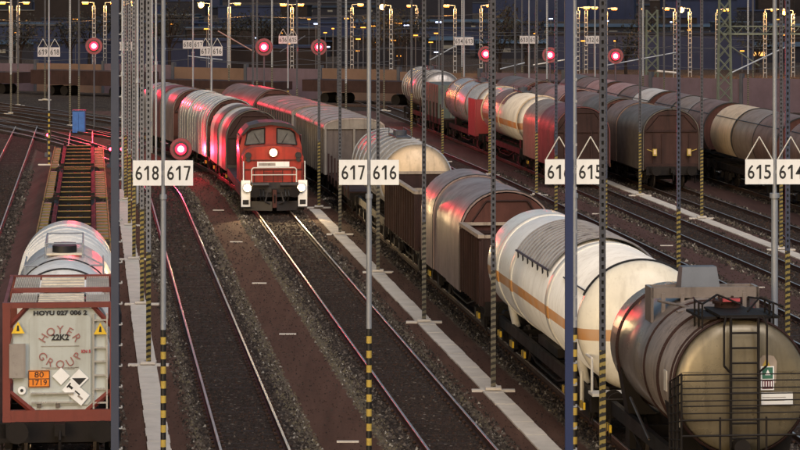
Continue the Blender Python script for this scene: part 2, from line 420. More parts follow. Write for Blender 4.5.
# the ladder track that crosses behind the container wagons
def free_track(pts, label, dz):
    root = bpy.data.objects.new('railway_track', None); C.objects.link(root); tag(root, label, None, None, 'structure')
    for sd in (-1, 1):
        mb = MB()
        P = []
        for i, p in enumerate(pts):
            q0 = Vector(pts[max(0, i-1)]); q1 = Vector(pts[min(len(pts)-1, i+1)]); d = (q1-q0).normalized(); nrm = Vector((d.y, -d.x))
            P.append((p[0]+nrm.x*.7525*sd, p[1]+nrm.y*.7525*sd, nrm))
        for prof, m in (([(-.07,.02),(.07,.02),(.036,.15),(.036,.168),(-.036,.168),(-.036,.15)], 1), ([(-.03,.1685),(.03,.1685),(.024,.175),(-.024,.175)], 0)):
            k = len(prof); vs = [(x+nr.x*px, y+nr.y*px, pz+dz) for x, y, nr in P for px, pz in prof]
            mb.add(vs, [(i*k+j, i*k+(j+1)%k, (i+1)*k+(j+1)%k, (i+1)*k+j) for i in range(len(P)-1) for j in range(k)], m)
        mb.build('rail', ['railtop', 'brass'], root)
def bez(p0, p1, p2, n=16): return [tuple((1-t)**2*a+2*t*(1-t)*b_+t*t*c for a, b_, c in zip(p0, p1, p2)) for t in [i/n for i in range(n+1)]]
for i, (p0, p1, p2, lab) in enumerate([
    ((TX(3.63,150), 150), (-14.5,178), (-34,226), 'curved ladder track crossing behind the container wagons'),
    ((TX(3.63,168), 168), (-21,200), (-45,245), 'second curved ladder track at the yard throat'),
    ((TX(8.2,186), 186), (-24,222), (-60,262), 'third curved ladder track at the yard throat'),
    ((TX(12.6,200), 200), (-22,236), (-60,282), 'fourth curved ladder track at the yard throat'),
    ((-20,262), (10,240), (48,196), 'ladder track crossing at the back right of the yard')]):
    free_track(bez(p0, p1, p2), lab, .006+.001*i)

# ------------------------------------------------------------------ loose stones
import numpy as np
def stones(name, label, zones, mats, wts, seed, y0, y1, dens, size):
    """zones: list of (a_from, a_to, density factor)"""
    rg = np.random.default_rng(seed); AA = []; YY = []
    for a0, a1, f in zones:
        n = int((a1-a0)*(y1-y0)*dens*f); AA.append(rg.uniform(a0, a1, n)); YY.append(rg.uniform(y0, y1, n))
    A = np.concatenate(AA); Y = np.concatenate(YY); k = np.array([kcurve(a) for a in A]); d = np.maximum(0, Y-140)
    X = A-M0*Y-k*d*d/2; px = 400+3000*X/Y
    keep = (px > -60) & (px < 860); X, Y = X[keep], Y[keep]; n = len(X)
    r = size*rg.uniform(.5, 1.25, n); h = r*rg.uniform(.45, 1.1, n); an = rg.uniform(0, math.pi*2, n)
    V = np.zeros((n, 5, 3), np.float32)
    for i in range(4):
        t = an+i*math.pi/2+rg.uniform(-.4, .4, n); q = r*rg.uniform(.65, 1.1, n)
        V[:, i, 0] = X+np.cos(t)*q; V[:, i, 1] = Y+np.sin(t)*q; V[:, i, 2] = 0
    V[:, 4, 0] = X+rg.uniform(-.35, .35, n)*r; V[:, 4, 1] = Y+rg.uniform(-.35, .35, n)*r; V[:, 4, 2] = h+.012
    base = np.arange(n)[:, None, None]*5; tri = np.array([[0,1,4],[1,2,4],[2,3,4],[3,0,4]])[None]
    F = (base+tri).reshape(-1)
    me = bpy.data.meshes.new(name); me.vertices.add(n*5); me.vertices.foreach_set('co', V.reshape(-1))
    me.loops.add(n*12); me.loops.foreach_set('vertex_index', F.astype(np.int32))
    me.polygons.add(n*4); me.polygons.foreach_set('loop_start', (np.arange(n*4)*3).astype(np.int32)); me.polygons.foreach_set('loop_total', np.full(n*4, 3, np.int32))
    for m in mats: me.materials.append(M[m])
    mi = rg.choice(len(mats), n, p=wts); me.polygons.foreach_set('material_index', np.repeat(mi, 4).astype(np.int32))
    me.update(); me.validate(); o = bpy.data.objects.new(name, me); C.objects.link(o); tag(o, label, None, None, 'stuff')
for nm, c in (('st_dark', (.032,.025,.021)), ('st_mid', (.068,.052,.042)), ('st_light', (.135,.108,.088)), ('st_pale', (.34,.30,.25)), ('st_ochre', (.145,.118,.075)), ('st_brown', (.060,.036,.027))):
    M[nm] = plain('stone_'+nm[3:], c, .9); M[nm].node_tree.nodes['Principled BSDF'].inputs['Specular IOR Level'].default_value = .1
TA = [-4.5, -.6, 3.63, 8.2, 12.6, 16.8, 20.9, 24.75, 28.75, 33.1]
inner = [(a-.66, a+.66, 1) for a in TA]
outer = []
for a in TA: outer += [(a-1.45, a-.84, 1), (a+.84, a+1.45, 1)]
edge = [(4.72, 5.2, 1), (6.5, 7.0, 1)]
edge2 = [(9.15,9.35,.7),(11.2,11.45,.7),(2.3,2.6,.7),(21.7,22.0,.7),(23.6,23.9,.7),(25.75,26.0,.6),(27.5,27.8,.6)]
for i, (y0, y1, dn, sz) in enumerate(((50, 105, 55, .055), (105, 165, 26, .085))):
    stones('ballast_stones', 'dark oily stones lying between the rails', inner, ['st_dark','st_brown','st_mid','st_light'], [.38,.44,.165,.015], 11+i, y0, y1, dn*.8, sz*.8)
    stones('ballast_stones', 'grey crushed stones on the ballast shoulders beside the rails', outer, ['st_dark','st_mid','st_light','st_pale'], [.34,.46,.18,.02], 21+i, y0, y1, dn*1.15, sz)
    stones('gravel_edge', 'pale yellowish gravel along the walkway edges', edge+edge2, ['st_ochre','st_light','st_mid','st_pale'], [.45,.28,.20,.07], 31+i, y0, y1, dn*1.25, sz*.85)
    stones('scattered_grit', 'few loose stones scattered on the brown walkways', [(5.2,6.5,1),(9.4,10.0,1),(10.5,11.2,1),(.5,1.3,1),(1.8,2.4,1),(22,23.6,1),(26.0,26.6,1),(27.1,27.6,1)], ['st_brown','st_mid','st_dark'], [.6,.2,.2], 41+i, y0, y1, dn*.30, sz*.55)

# small white marks across the walkways
n_ = 0
for a, Ys in ((5.85, (136.6, 120.1, 103.7, 88.8, 68.1)), (22.75, (118.4, 102.3, 134.5))):
    for Y in Ys:
        o = MB().box((TX(a, Y), Y, .02), (.5, .10, .04)).build('kerb_marker', 'concrete')
        tag(o, f'short white marker slab at {int(Y)} metres along the brown walkway', 'marker', 'white marker slabs on the walkways')

# ------------------------------------------------------------------ wagon running gear
def wheelset(y, par):
    mb = MB(); mb.tube((-.75,y,.63), (.75,y,.63), .08, 10)
    for sd in (-1, 1):
        mb.tube((sd*.69,y,.63), (sd*.76,y,.63), .49, 28, 1); mb.tube((sd*.76,y,.63), (sd*.82,y,.63), .46, 28); mb.tube((sd*.82,y,.63), (sd*.88,y,.63), .12, 12)
    return mb.build('wheelset', ['under', 'steel'], par)
def bogie(yc, par, dist=1.8):
    mb = MB()
    for sd in (-1, 1):
        x = sd*1.0
        prof = [(-1.3,.62),(-1.2,.88),(-.5,.80),(-.35,.48),(.35,.48),(.5,.80),(1.2,.88),(1.3,.62),(.85,.55),(.4,.32),(-.4,.32),(-.85,.55)]
        vs = [(x-.06, yc+p, q) for p, q in prof]+[(x+.06, yc+p, q) for p, q in prof]; n = len(prof)
        mb.add(vs, [(i,(i+1)%n,n+(i+1)%n,n+i) for i in range(n)]+[tuple(range(n)), tuple(range(2*n-1,n-1,-1))])
        for dy in (-.9, .9): mb.box((x+sd*.1, yc+dy, .63), (.16,.34,.30)); 
        for dy in (-.18, .18): mb.tube((x, yc+dy, .5), (x, yc+dy, .85), .09, 8)
    mb.box((0,yc,.72), (2.1,.4,.22)); mb.box((0,yc,.95), (.7,.7,.2))
    o = mb.build('bogie', ['under'], par)
    for dy in (-dist/2, dist/2): wheelset(yc+dy, o)
    return o
def buffers(L, par, z=1.06):
    for e in (-1, 1):
        for sd in (-1, 1):
            mb = MB(); y = e*L/2
            mb.tube((sd*.875,y-e*.62,z), (sd*.875,y-e*.22,z), .12, 12); mb.tube((sd*.875,y-e*.25,z), (sd*.875,y-e*.04,z), .08, 10); mb.tube((sd*.875,y-e*.05,z), (sd*.875,y,z), .23, 18)
            mb.build('buffer', ['under'], par)
        mb = MB(); y = e*L/2; mb.box((0,y-e*.45,z), (.22,.35,.24)); mb.path([(0,y-e*.3,z-.02),(0,y-e*.15,z-.2),(0,y-e*.2,z-.48)], .035, 6)
        mb.build('coupling_hook', ['under'], par)
def underframe(L, par, mat='under', z0=.92, z1=1.22, wide=2.3):
    mb = MB(); l = L/2-.62
    for sd in (-1, 1): mb.box((sd*(wide/2-.06),0,(z0+z1)/2), (.12,2*l,z1-z0))
    for sd in (-1, 1): mb.box((sd*.3,0,(z0+z1)/2-.02), (.14,2*l-.2,z1-z0-.06))
    for e in (-1, 1): mb.box((0,e*(l-.08),(z0+z1)/2-.04), (2.55,.16,z1-z0+.12))
    k = int(2*l/1.6)
    for i in range(1, k): mb.box((0,-l+2*l*i/k,(z0+z1)/2-.01), (wide-.26,.12,z1-z0-.08))
    mb.tube((-.35,.9,.72), (-.35,2.0,.72), .19, 12); mb.box((.5,-.6,.75), (.5,.6,.3))
    for sd in (-1, 1):      # truss rods and steps
        mb.path([(sd*1.02,-L*.25,.95),(sd*1.02,-L*.1,.55),(sd*1.02,L*.1,.55),(sd*1.02,L*.25,.95)], .03, 5)
        for e in (-1, 1): mb.path([(sd*1.22,e*(l-.5),.95),(sd*1.22,e*(l-.5),.42),(sd*1.22,e*(l-.15),.42),(sd*1.22,e*(l-.15),.95)], .02, 5)
    return mb.build('underframe', mat if isinstance(mat, list) else [mat], par)
def place(a, Yc, name, label, cat, group=None):
    return thing(name, (TX(a, Yc), Yc, 0.175-.14), TR(a, Yc), label, cat, group)
def gear(L, par, two_axle=False):
    if two_axle:
        for e in (-1, 1):
            wheelset(e*(L/2-2.4), par); mb = MB()
            for sd in (-1, 1): mb = MB(); mb.box((sd*1.0,e*(L/2-2.4),.66), (.14,.5,.42)); mb.box((sd*1.0,e*(L/2-2.4),.9), (.1,1.5,.07)); mb.build('axle_box', ['under'], par)
    else:
        for e in (-1, 1): bogie(e*(L/2-2.7), par)
    buffers(L, par)
def levers(par, L, ys):
    for y in ys:
        mb = MB()
        for k in range(5): mb.box((-1.3, y+(k-2)*.10, .72), (.05,.09,.16), k % 2)
        mb.build('brake_lever', ['sign_yel', 'black'], par)

# ------------------------------------------------------------------ arched profiles
def arch(w_, z0, z1, zt, n=18, p=2.0, p2=None):
    pts = [(-w_, z0), (-w_, z1)]
    for i in range(1, n):
        t = math.pi*(1-i/n); cx = math.cos(t); sz = math.sin(t)
        pts.append((w_*math.copysign(abs(cx)**(2/p), cx), z1+(zt-z1)*abs(sz)**(2/p)))
    return pts+[(w_, z1), (w_, z0)]
def shell(mb, prof, y0, y1, th=.03, m=0):
    inner = [(x*(1-th/1.45), z-(th if z > 1.5 else 0)) for x, z in prof]
    n = len(prof)
    vs = [(x,y0,z) for x,z in prof]+[(x,y1,z) for x,z in prof]+[(x,y0,z) for x,z in inner]+[(x,y1,z) for x,z in inner]
    mb.add(vs[:2*n], [(i,i+1,n+i+1,n+i) for i in range(n-1)], m, True)
    mb.add(vs[2*n:], [(i+1,i,n+i,n+i+1) for i in range(n-1)], m, True)
    mb.add([(x,y0,z) for x,z in prof]+[(x,y0,z) for x,z in inner], [(i,n+i,n+i+1,i+1) for i in range(n-1)], m)
    mb.add([(x,y1,z) for x,z in prof]+[(x,y1,z) for x,z in inner], [(i,i+1,n+i+1,n+i) for i in range(n-1)], m)

def hood_wagon(a, yn, yf, label, hoods, endm='oxide', top=4.1, zs=2.75, hoodspan=None, group=None, lamps=False, p=2.0, ribs=0, wid=1.42, gap=.06):
    """hoods: list of materials from the near to the far end; yn, yf: where the wagon starts and ends"""
    L = yf-yn; root = place(a, (yn+yf)/2, 'hood_wagon', label, 'covered wagon', group)
    underframe(L, root); gear(L, root)
    y0, y1 = hoodspan if hoodspan else (-L/2+.75, L/2-.75)
    n = len(hoods); seg = (y1-y0)/n
    for i, hm in enumerate(hoods):
        g = 0.0 if i % 2 == 0 else .05
        mb = MB(); pr = arch(wid-g, 1.05, zs, top-g, p=p)
        shell(mb, pr, y0+i*seg+(gap/2 if i else 0), y0+(i+1)*seg-gap/2+(.10 if g else 0), .04)
        # stiffening ribs and a dark edge seal
        rp = [(x*1.012, z+(.025 if z > zs else 0)) for x, z in pr]
        for k in range(ribs+1):
            yy = y0+(i+ (k/(ribs+1) if ribs else 0))*seg+.05
            shell(mb, rp, yy, yy+.06, .05, 1 if k == 0 else 2)
        mb.build('hood', [hm, 'black', 'silver2' if ribs else 'black'], root)
    for e, yy in ((-1, y0+.06), (1, y1-.06)):
        mb = MB(); pr = arch(1.36, 1.1, zs-.02, top-.08, p=p); mb.extr(pr, yy-.04, yy+.04, 0)
        for x in (-.9, -.45, .45, .9): mb.box((x, yy+e*.06, 2.0), (.08,.07,1.7), 1)
        mb.box((0, yy+e*.06, zs+.1), (2.6,.08,.10), 1); mb.box((0, yy+e*.06, 1.25), (2.7,.1,.25), 1)
        # hip lines of the pressed end sheet
        for sd in (-1, 1): mb.bar((sd*1.25,yy+e*.05,zs+.15), (sd*.62,yy+e*.05,top-.32), .035, 1)
        mb.bar((-.62,yy+e*.05,top-.32), (.62,yy+e*.05,top-.32), .035, 1)
        mb.build('end_wall', [endm, 'oxide_dark'], root)
    if lamps:
        for sd in (-1, 1):
            mb = MB(); mb.box((sd*.86,-L/2+.6,1.95), (.2,.12,.34), 0); mb.box((sd*.86,-L/2+.53,1.97), (.13,.03,.24), 1); mb.path([(sd*.96,-L/2+.6,2.0),(sd*1.25,-L/2+.6,2.1)], .02, 5)
            mb.build('tail_board', ['yellow', 'e_tail'], root)
    levers(root, L, (-L/2+2.0, L/2-2.0))
    return root
M['e_tail'] = plain('tail_reflector', (.75, .55, .32), .3)

# ------------------------------------------------------------------ TANK CONTAINER on its wagon (left foreground)
A_ = -.63
flat = place(A_, 74.0, 'container_wagon', 'flat container wagon carrying the red framed tank container', 'flat wagon', 'container flat wagons')
L = 23.4
underframe(L, flat, 'under', .86, 1.16, 2.5); gear(L, flat)
levers(flat, L, (-9.4, 9.4))
def tank_container():
    F = 63.05; Lc = 6.06; w_ = 1.20; z0, z1 = 1.22, 3.72
    t = thing('tank_container', (TX(A_, F), F, z0), TR(A_, F), 'silver tank container in a red frame with orange hazard plate on its end', 'tank container')
    h = z1-z0
    mb = MB(); q = .16
    for y in (q/2, Lc-q/2):
        for sd in (-1, 1): mb.box((sd*(w_-q/2), y, h/2), (q, q, h))
        mb.box((0, y, q*.75), (2*w_-2*q, q*.9, q*1.5)); mb.box((0, y, h-.055), (2*w_-2*q, q*.9, .11))
        for sd in (-1, 1):
            mb.bar((sd*(w_-.14), y, .62), (sd*(w_-.66), y, .18), .06); mb.bar((sd*(w_-.14), y, h-.50), (sd*(w_-.52), y, h-.08), .05)
    for sd in (-1, 1):
        mb.box((sd*(w_-.06), Lc/2, .08), (.10, Lc-2*q, .14)); mb.box((sd*(w_-.05), Lc/2, h-.04), (.07, Lc-2*q, .07))
        for y in (q, Lc-q):
            mb.bar((sd*(w_-.06), y, .9), (sd*(w_-.06), y+(.9 if y < 3 else -.9), .12), .045)
    mb.box((0, 3.05, h-.045), (2*w_-.24, .15, .10)); 
    mb.build('frame', ['red_frame'], t)
    # corner castings
    for y in (0.09, Lc-.09):
        for sd in (-1, 1):
            for z in (.06, h-.06): MB().box((sd*(w_-.085), y-(.008 if y < 1 else -.008), z), (.178, .18, .125)).build('corner_casting', 'red_frame', t)
    mb = MB(); r = 1.08; zc = 1.20
    mb.lathe([(.30,.15),(.22,.6),(.34,.92),(.50,1.03),(.62,r),(Lc-.62,r),(Lc-.5,1.03),(Lc-.34,.92),(Lc-.22,.5)], (0, zc), 56, 0)
    for y in (1.4, 2.4, 3.6, 4.6): mb.arc((0,zc), r+.01, y, -80, 80, .022, 24, 1)
    mb.build('tank', ['cont_tank', 'silver'], t)
    # pressed grey end sheet (octagon) with a raised centre panel
    mb = MB(); oc = [(-.98,.56),(-.56,.20),(.56,.20),(.98,.56),(.98,h-.46),(.66,h-.13),(-.66,h-.13),(-.98,h-.46)]
    mb.extr(oc, .10, .15, 0); mb.extr([(-.62,.34),(.58,.34),(.64,.42),(.64,h-.34),(.56,h-.24),(-.58,h-.24),(-.64,h-.34),(-.64,.42)], .06, .10, 0)
    mb.rng(-.60,.50,.02,.06,.38,.42,1)
    e = mb.build('end_sheet', ['cont_end', 'silver2'], t)
    for sd, x in ((-1, -1.0),):
        mb = MB(); mb.rng(-1.04,-.74,-.03,.10,.96,1.62); mb.rng(-1.06,-.72,-.05,-.03,.93,1.65,1); mb.build('document_box', ['cont_end', 'silver'], t)
    mb = MB()
    for x in (.70, .98): mb.box((x, .05, h/2), (.035,.05,h-.5))
    for k in range(7): mb.box((.84, .05, .38+k*.29), (.28,.04,.035))
    mb.build('ladder', ['silver2'], t)
    mb = MB(); mb.box((-.16,-.0,.60), (.9,.10,.03)); mb.rng(-.5,.2,.035,.06,.40,.62,1); mb.build('valve_tray', ['silver2', 'cont_end'], t)
    # top walkway gratings
    for y0, yl in ((.24, 1.75), (3.25, 2.3)):
        for x0, x1 in ((-1.05, -.50), (-.46, .50), (.54, 1.05)):
            mb = MB(); k = 18 if x1-x0 < .8 else 4
            mb.rng(x0, x1, y0, y0+yl, h-.07, h-.045, 1)
            if k > 10:
                for i in range(k): mb.box((x0+(i+.5)*(x1-x0)/k, y0+yl/2, h-.02), ((x1-x0)/k*.6, yl, .04))
            else:
                for i in range(k): mb.box(((x0+x1)/2, y0+.2+i*(yl-.4)/3, h-.02), (x1-x0, .26, .04))
            mb.build('walkway_grating', ['slat', 'silver'], t)
    # placards and lettering
    mb = MB(); mb.box((-.44,.03,.90), (.45,.02,.36), 0)
    for z in (.735, .90, 1.065): mb.box((-.44,.018,z), (.43,.006,.015), 1)
    for x in (-.655, -.225): mb.box((x,.018,.90), (.015,.006,.34), 1)
    pl = mb.build('hazard_plate', ['orange', 'text'], t)
    text('plate_number', '80', .17, 'text', pl, (-.44,.012,.985), sx=1.2); text('plate_number', '1719', .17, 'text', pl, (-.44,.012,.82), sx=1.0)
    r45 = Matrix.Rotation(R(45), 3, 'Y')
    MB().box((.02,.03,.95), (.26,.02,.26), 0, r45).build('placard', ['white'], t)
    mb = MB(); mb.box((.40,.03,.90), (.28,.02,.28), 0, r45); mb.add([(.25,.017,.905),(.55,.017,.905),(.40,.017,.755)], [(0,1,2)], 1); mb.build('corrosive_placard', ['white', 'text'], t)
    r2 = Matrix.Rotation(R(40), 3, 'Y')
    mb = MB(); mb.box((.33,.012,.60), (.52,.01,.28), 0, r2)
    mb.box((.22,.004,.72), (.10,.006,.05), 1, r2); mb.box((.18,.004,.76), (.03,.006,.12), 1, r2); mb.box((.36,.004,.60), (.13,.006,.03), 1, r2); mb.box((.42,.004,.50), (.13,.006,.04), 2, r2)
    mb.build('environment_placard', ['white', 'text', 'silver'], t)
    for x, z in ((-.88, 1.98), (.84, 1.94)):
        mb = MB(); mb.extr([(x-.14,z-.12),(x+.14,z-.12),(x,z+.13)], .01, .03, 0)
        mb.add([(x-.03,.006,z-.07),(x+.03,.006,z-.07),(x+.015,.006,z+.05),(x-.015,.006,z+.05)], [(0,1,2,3)], 1)
        mb.build('warning_triangle', ['sign_yel', 'text'], t)
    mb = MB(); mb.tube((-.80,.06,.66), (-.80,.02,.66), .085, 16, 0); mb.tube((-.80,.02,.66), (-.80,.01,.66), .035, 10, 1); mb.build('earth_stud', ['white', 'text'], t)
    for i, ch in enumerate('HOYER'):
        an = -58+29*i; text('letter', ch, .24, 'text_brown', t, (math.sin(R(an))*.40, .045, 1.56+math.cos(R(an))*.36), (90, an, 0), bold=.0)
    for i, ch in enumerate('GROUP'):
        an = -62+31*i; text('letter', ch, .24, 'text_brown', t, (math.sin(R(an))*.42, .045, 1.52-math.cos(R(an))*.33), (90, -an, 0), bold=.0)
    text('type_code', '22K2', .17, 'text', t, (.0,.045,1.76), bold=.006)
    text('unit_number', 'HOYU 027 006 2', .125, 'text', t, (0,.045,h-.225), sx=1.25, bold=.006)
    text('small_print', 'KN 5', .09, 'text_red', t, (.54,.045,1.46), bold=.004)
    for z, wd in ((1.58,.8),(1.13,.78),(1.105,.6)): MB().box((0,.052,z), (wd,.01,.012)).build('text_line', 'silver', t)
    for x in (-.44,-.05): MB().box((x,.052,.33), (.09,.01,.09)).build('data_panel', 'hood_grey', t)
    return t
tank_container()
def long_tank():
    F = 69.55; Lc = 15.4
    t = thing('tank_container', (TX(A_, F), F, 1.22), TR(A_, F), 'long bright silver tank with top hatch railing behind the red framed container', 'tank container')
    zc = 1.27; r = 1.235
    mb = MB(); mb.lathe([(0,.2),(.05,.6),(.2,.95),(.4,1.12),(.6,r),(8.2,r),(8.21,r-.02),(8.3,r-.02)], (0,zc), 64, 0)
    mb.arc((0,zc), r+.012, .62, -90, 90, .03, 30, 1); mb.arc((0,zc), r+.012, 3.2, -90, 90, .02, 30, 1)
    mb.build('tank', ['cont_tank', 'black'], t)
    mb = MB(); mb.lathe([(8.3,r+.015),(Lc-.5,r+.015),(Lc-.3,1.1),(Lc-.1,.9),(Lc,.3)], (0,zc), 64, 0)
    for y in (9.4,10.6,11.8,13.2): mb.arc((0,zc), r+.02, y, -90, 90, .03, 30, 0)
    mb.build('cladding', ['foil'], t)
    mb = MB(); z = zc+r
    mb.box((0,5.0,z+.03), (.9,1.5,.05), 1); mb.tube((0,4.6,z), (0,4.6,z+.22), .30, 20, 2); mb.box((0,5.3,z+.12), (.55,.4,.2), 2)
    mb.build('hatch', ['silver2', 'slat', 'black'], t)
    mb = MB()
    for sd in (-1, 1):
        mb.path([(sd*.45,3.6,z),(sd*.45,3.6,z+.35),(sd*.45,6.6,z+.35),(sd*.45,6.6,z)], .022, 5)
        mb.path([(sd*.45,3.6,z+.1),(sd*.95,3.2,z-.15),(sd*.95,3.2,z-.55)], .022, 5); mb.path([(sd*.95,3.2,z-.15),(sd*.95,5.6,z-.15)], .022, 5)
    for y in (3.6,6.6): mb.bar((-.45,y,z+.35), (.45,y,z+.35), .02)
    mb.bar((-.95,3.2,z-.15), (.95,3.2,z-.15), .02)
    mb.build('railing', ['galv'], t)
    mb = MB()
    for sd in (-1, 1):
        mb.path([(sd*1.30,.2,.3),(sd*1.33,.2,1.5),(sd*1.20,.3,2.0),(sd*1.02,1.0,2.28),(sd*.98,2.2,2.22),(sd*1.12,3.0,2.0),(sd*1.3,3.4,1.3)], .035, 6)
        mb.path([(sd*1.33,.2,1.2),(sd*1.33,3.4,1.2)], .025, 6)
    mb.build('hose_rail', ['black'], t)
    mb = MB()
    for y in (.5, 4.5, 8.5, 12.6):
        for sd in (-1, 1): mb.box((sd*.8,y,.16), (.14,.4,.34))
        mb.box((0,y,.06), (2.2,.4,.12))
    for sd in (-1, 1): mb.box((sd*1.12,Lc/2,.08), (.12,Lc,.14))
    mb.build('cradle', ['red_frame'], t)
    return t
long_tank()

# ------------------------------------------------------------------ empty skeleton wagons behind it
def skeleton(Yc, L):
    root = place(A_, Yc, 'skeleton_wagon', '', 'flat wagon', 'empty yellow skeleton wagons')
    mb = MB(); l = L/2-.5
    for sd in (-1, 1):
        mb.box((sd*.74,0,1.10), (.13,2*l,.30), 0); mb.box((sd*.80,0,1.27), (.09,2*l,.03), 0); mb.box((sd*.25,0,.98), (.16,2*l,.26), 0)
    k = int(round(2*l/3.05))
    for i in range(k+1):
        y = -l+2*l*i/k
        mb.box((0,y,1.12), (1.3,.22,.22), 0); mb.box((0,y,1.24), (1.3,.30,.025), 1 )
    mb.build('frame', ['under', 'yellow2'], root)
    mb = MB()
    n = int(2*l/1.5)
    for i in range(n): mb.box((1.08,-l+1.5*(i+.5),1.18), (.44,.62,.05), 0); mb.box((1.08,-l+1.5*(i+1.0),1.15), (.42,.5,.06), 2)
    for i in range(n): mb.box((-1.12,-l+1.5*(i+.5),1.18), (.32,.4,.05), 0); mb.box((-1.12,-l+1.5*(i+1.0),1.15), (.30,.5,.06), 2)
    for sd, x in ((1, 1.34), (-1, -1.32)): mb.box((x,0,1.17), (.05,2*l,.09), 0)
    mb.build('side_walkway', ['yellow2', 'under', 'rim2'], root)
    for sd in (-1, 1):
        for y in (-l+.3, l-.3): MB().box((sd*.74,y,1.345), (.16,.2,.12)).build('twist_lock', 'under', root)
    gear(L, root); return root
labs = ['empty yellow skeleton wagon coupled right behind the silver tank', 'second empty yellow skeleton wagon behind the silver tank', 'farthest empty yellow skeleton wagon near the curved tracks']
sk0 = skeleton(96.2, 20.0); sk0['label'] = labs[0]
for i in (1, 2):
    c = copy_tree(sk0); Yc = 96.2+i*20.4; Yc += 20.4 if False else 0
    c.location = (TX(A_, Yc), Yc, .035); c.rotation_euler.z = TR(A_, Yc); c['label'] = labs[i]
Yc = 96.2+3*20.4; c = copy_tree(sk0); c.location = (TX(A_, Yc), Yc, .035); c['label'] = 'last empty yellow skeleton wagon, beside the red ground signal'
sk0['label'] = 'empty yellow skeleton wagon hidden right behind the silver tank'

# ------------------------------------------------------------------ LOCOMOTIVE
def locomotive():
    Yn = 133.0; L = 14.0; t = place(8.2, Yn+L/2, 'diesel_locomotive', 'red diesel shunting locomotive with three bright headlights facing the camera', 'locomotive')
    y0 = -L/2
    mb = MB()
    mb.rng(-1.50,1.50,y0+.7,L/2-.7,.95,1.32,0); mb.rng(-1.52,1.52,y0+.62,y0+.74,.80,1.45,1)
    mb.rng(-1.50,1.50,L/2-.74,L/2-.62,.80,1.45,1)
    for sd in (-1, 1): mb.rng(sd*1.2-.12,sd*1.2+.12,-2.0,2.0,.55,.95,0)
    mb.build('underframe', ['loco_dark', 'loco_dark'], t)
    # cab set behind a short hood
    prof = [(-1.42,1.32),(-1.42,2.85),(-1.24,3.55),(-1.0,3.80),(-.5,3.93),(0,3.96),(.5,3.93),(1.0,3.80),(1.24,3.55),(1.42,2.85),(1.42,1.32)]
    mb = MB(); mb.extr(prof, y0+3.2, y0+5.6, 0); cab = mb.build('cab', ['loco'], t)
    rp = [(-1.36,3.42),(-1.24,3.62),(-1.0,3.86),(-.5,4.0),(0,4.03),(.5,4.0),(1.0,3.86),(1.24,3.62),(1.36,3.42),(1.2,3.5),(.95,3.74),(0,3.9),(-.95,3.74),(-1.2,3.5)]
    MB().extr(rp, y0+3.0, y0+5.8, 0, smooth=False).build('roof', ['loco_dark'], cab)
    for sd in (-1, 1):
        mb = MB(); pr = [(sd*.28,3.05),(sd*1.18,2.98),(sd*1.06,3.52),(sd*.86,3.66),(sd*.28,3.74)]
        if sd < 0: pr = pr[::-1]
        mb.extr(pr[::-1], y0+3.16, y0+3.21, 0)
        for p, q in zip(pr, pr[1:]+pr[:1]): mb.bar((p[0],y0+3.15,p[1]), (q[0],y0+3.15,q[1]), .03, 1)
        mb.bar((sd*.5,y0+3.13,3.08), (sd*.75,y0+3.13,3.5), .012, 1)
        mb.build('window', ['glass', 'loco_dark'], cab)
        mb = MB(); mb.rng(sd*1.425-.01,sd*1.425+.01,y0+3.5,y0+5.3,2.75,3.4,0); mb.build('window', ['glass'], cab)
    # short hood
    hp = [(-1.36,1.32),(-1.36,2.55),(-1.22,2.86),(-.9,2.98),(0,3.03),(.9,2.98),(1.22,2.86),(1.36,2.55),(1.36,1.32)]
    mb = MB(); mb.extr(hp, y0+1.35, y0+3.18, 0)
    mb.box((0,y0+1.32,2.40), (2.5,.05,.04), 1); mb.box((0,y0+1.33,1.98), (2.55,.04,.05), 1)
    for x in (-.85,-.42,0,.42,.85): mb.box((x,y0+1.33,1.65), (.03,.03,.6), 1)
    hood = mb.build('short_hood', ['loco', 'oxide'], t)
    for sd in (-1, 1):
        mb = MB(); mb.tube((sd*1.12,y0+1.36,2.62), (sd*1.12,y0+1.25,2.62), .14, 14); mb.tube((sd*1.12,y0+1.36,2.42), (sd*1.12,y0+1.25,2.42), .10, 14); mb.build('side_lamp', ['loco_dark'], hood)
    mb = MB(); mb.rng(-.72,.72,y0+1.28,y0+1.345,2.10,2.33,0); mb.rng(-.66,.10,y0+1.272,y0+1.28,2.15,2.28,1); mb.build('number_plate', ['white', 'silver'], hood)
    # long hood behind the cab
    MB().extr([(-1.0,1.32),(-1.0,2.7),(-.8,3.0),(0,3.1),(.8,3.0),(1.0,2.7),(1.0,1.32)], y0+5.62, L/2-1.2, 0).build('long_hood', ['loco'], t)
    # headlights
    for x, z, y in ((0,2.74,y0+1.3), (-1.20,1.22,y0+.55), (1.20,1.22,y0+.55)):
        mb = MB(); mb.tube((x,y+.1,z), (x,y-.10,z), .19, 20, 0); mb.tube((x,y-.10,z), (x,y-.115,z), .165, 20, 1); mb.build('headlight', ['loco_dark', 'e_head'], t)
        li = bpy.data.lights.new('headlight', 'SPOT'); li.energy = 600; li.color = (1,.70,.36); li.spot_size = R(46); li.spot_blend = .7; li.shadow_soft_size = .12
        lo = bpy.data.objects.new('headlight_beam', li); C.objects.link(lo); lo.parent = t; lo.location = (x, y-.25, z); lo.rotation_euler = (R(78), 0, R(180))
    for x, z, y in ((0,2.74,y0+1.0), (-1.20,1.22,y0+.28), (1.20,1.22,y0+.28)):
        li = bpy.data.lights.new('headlight_glow', 'POINT'); li.energy = 4.5; li.color = (1,.66,.3); li.shadow_soft_size = .1  # extra lamp before each headlight, added to warm the loco front
        lo = bpy.data.objects.new('headlight_glow', li); C.objects.link(lo); lo.parent = t; lo.location = (x, y-.05, z+.05)
    mb = MB()
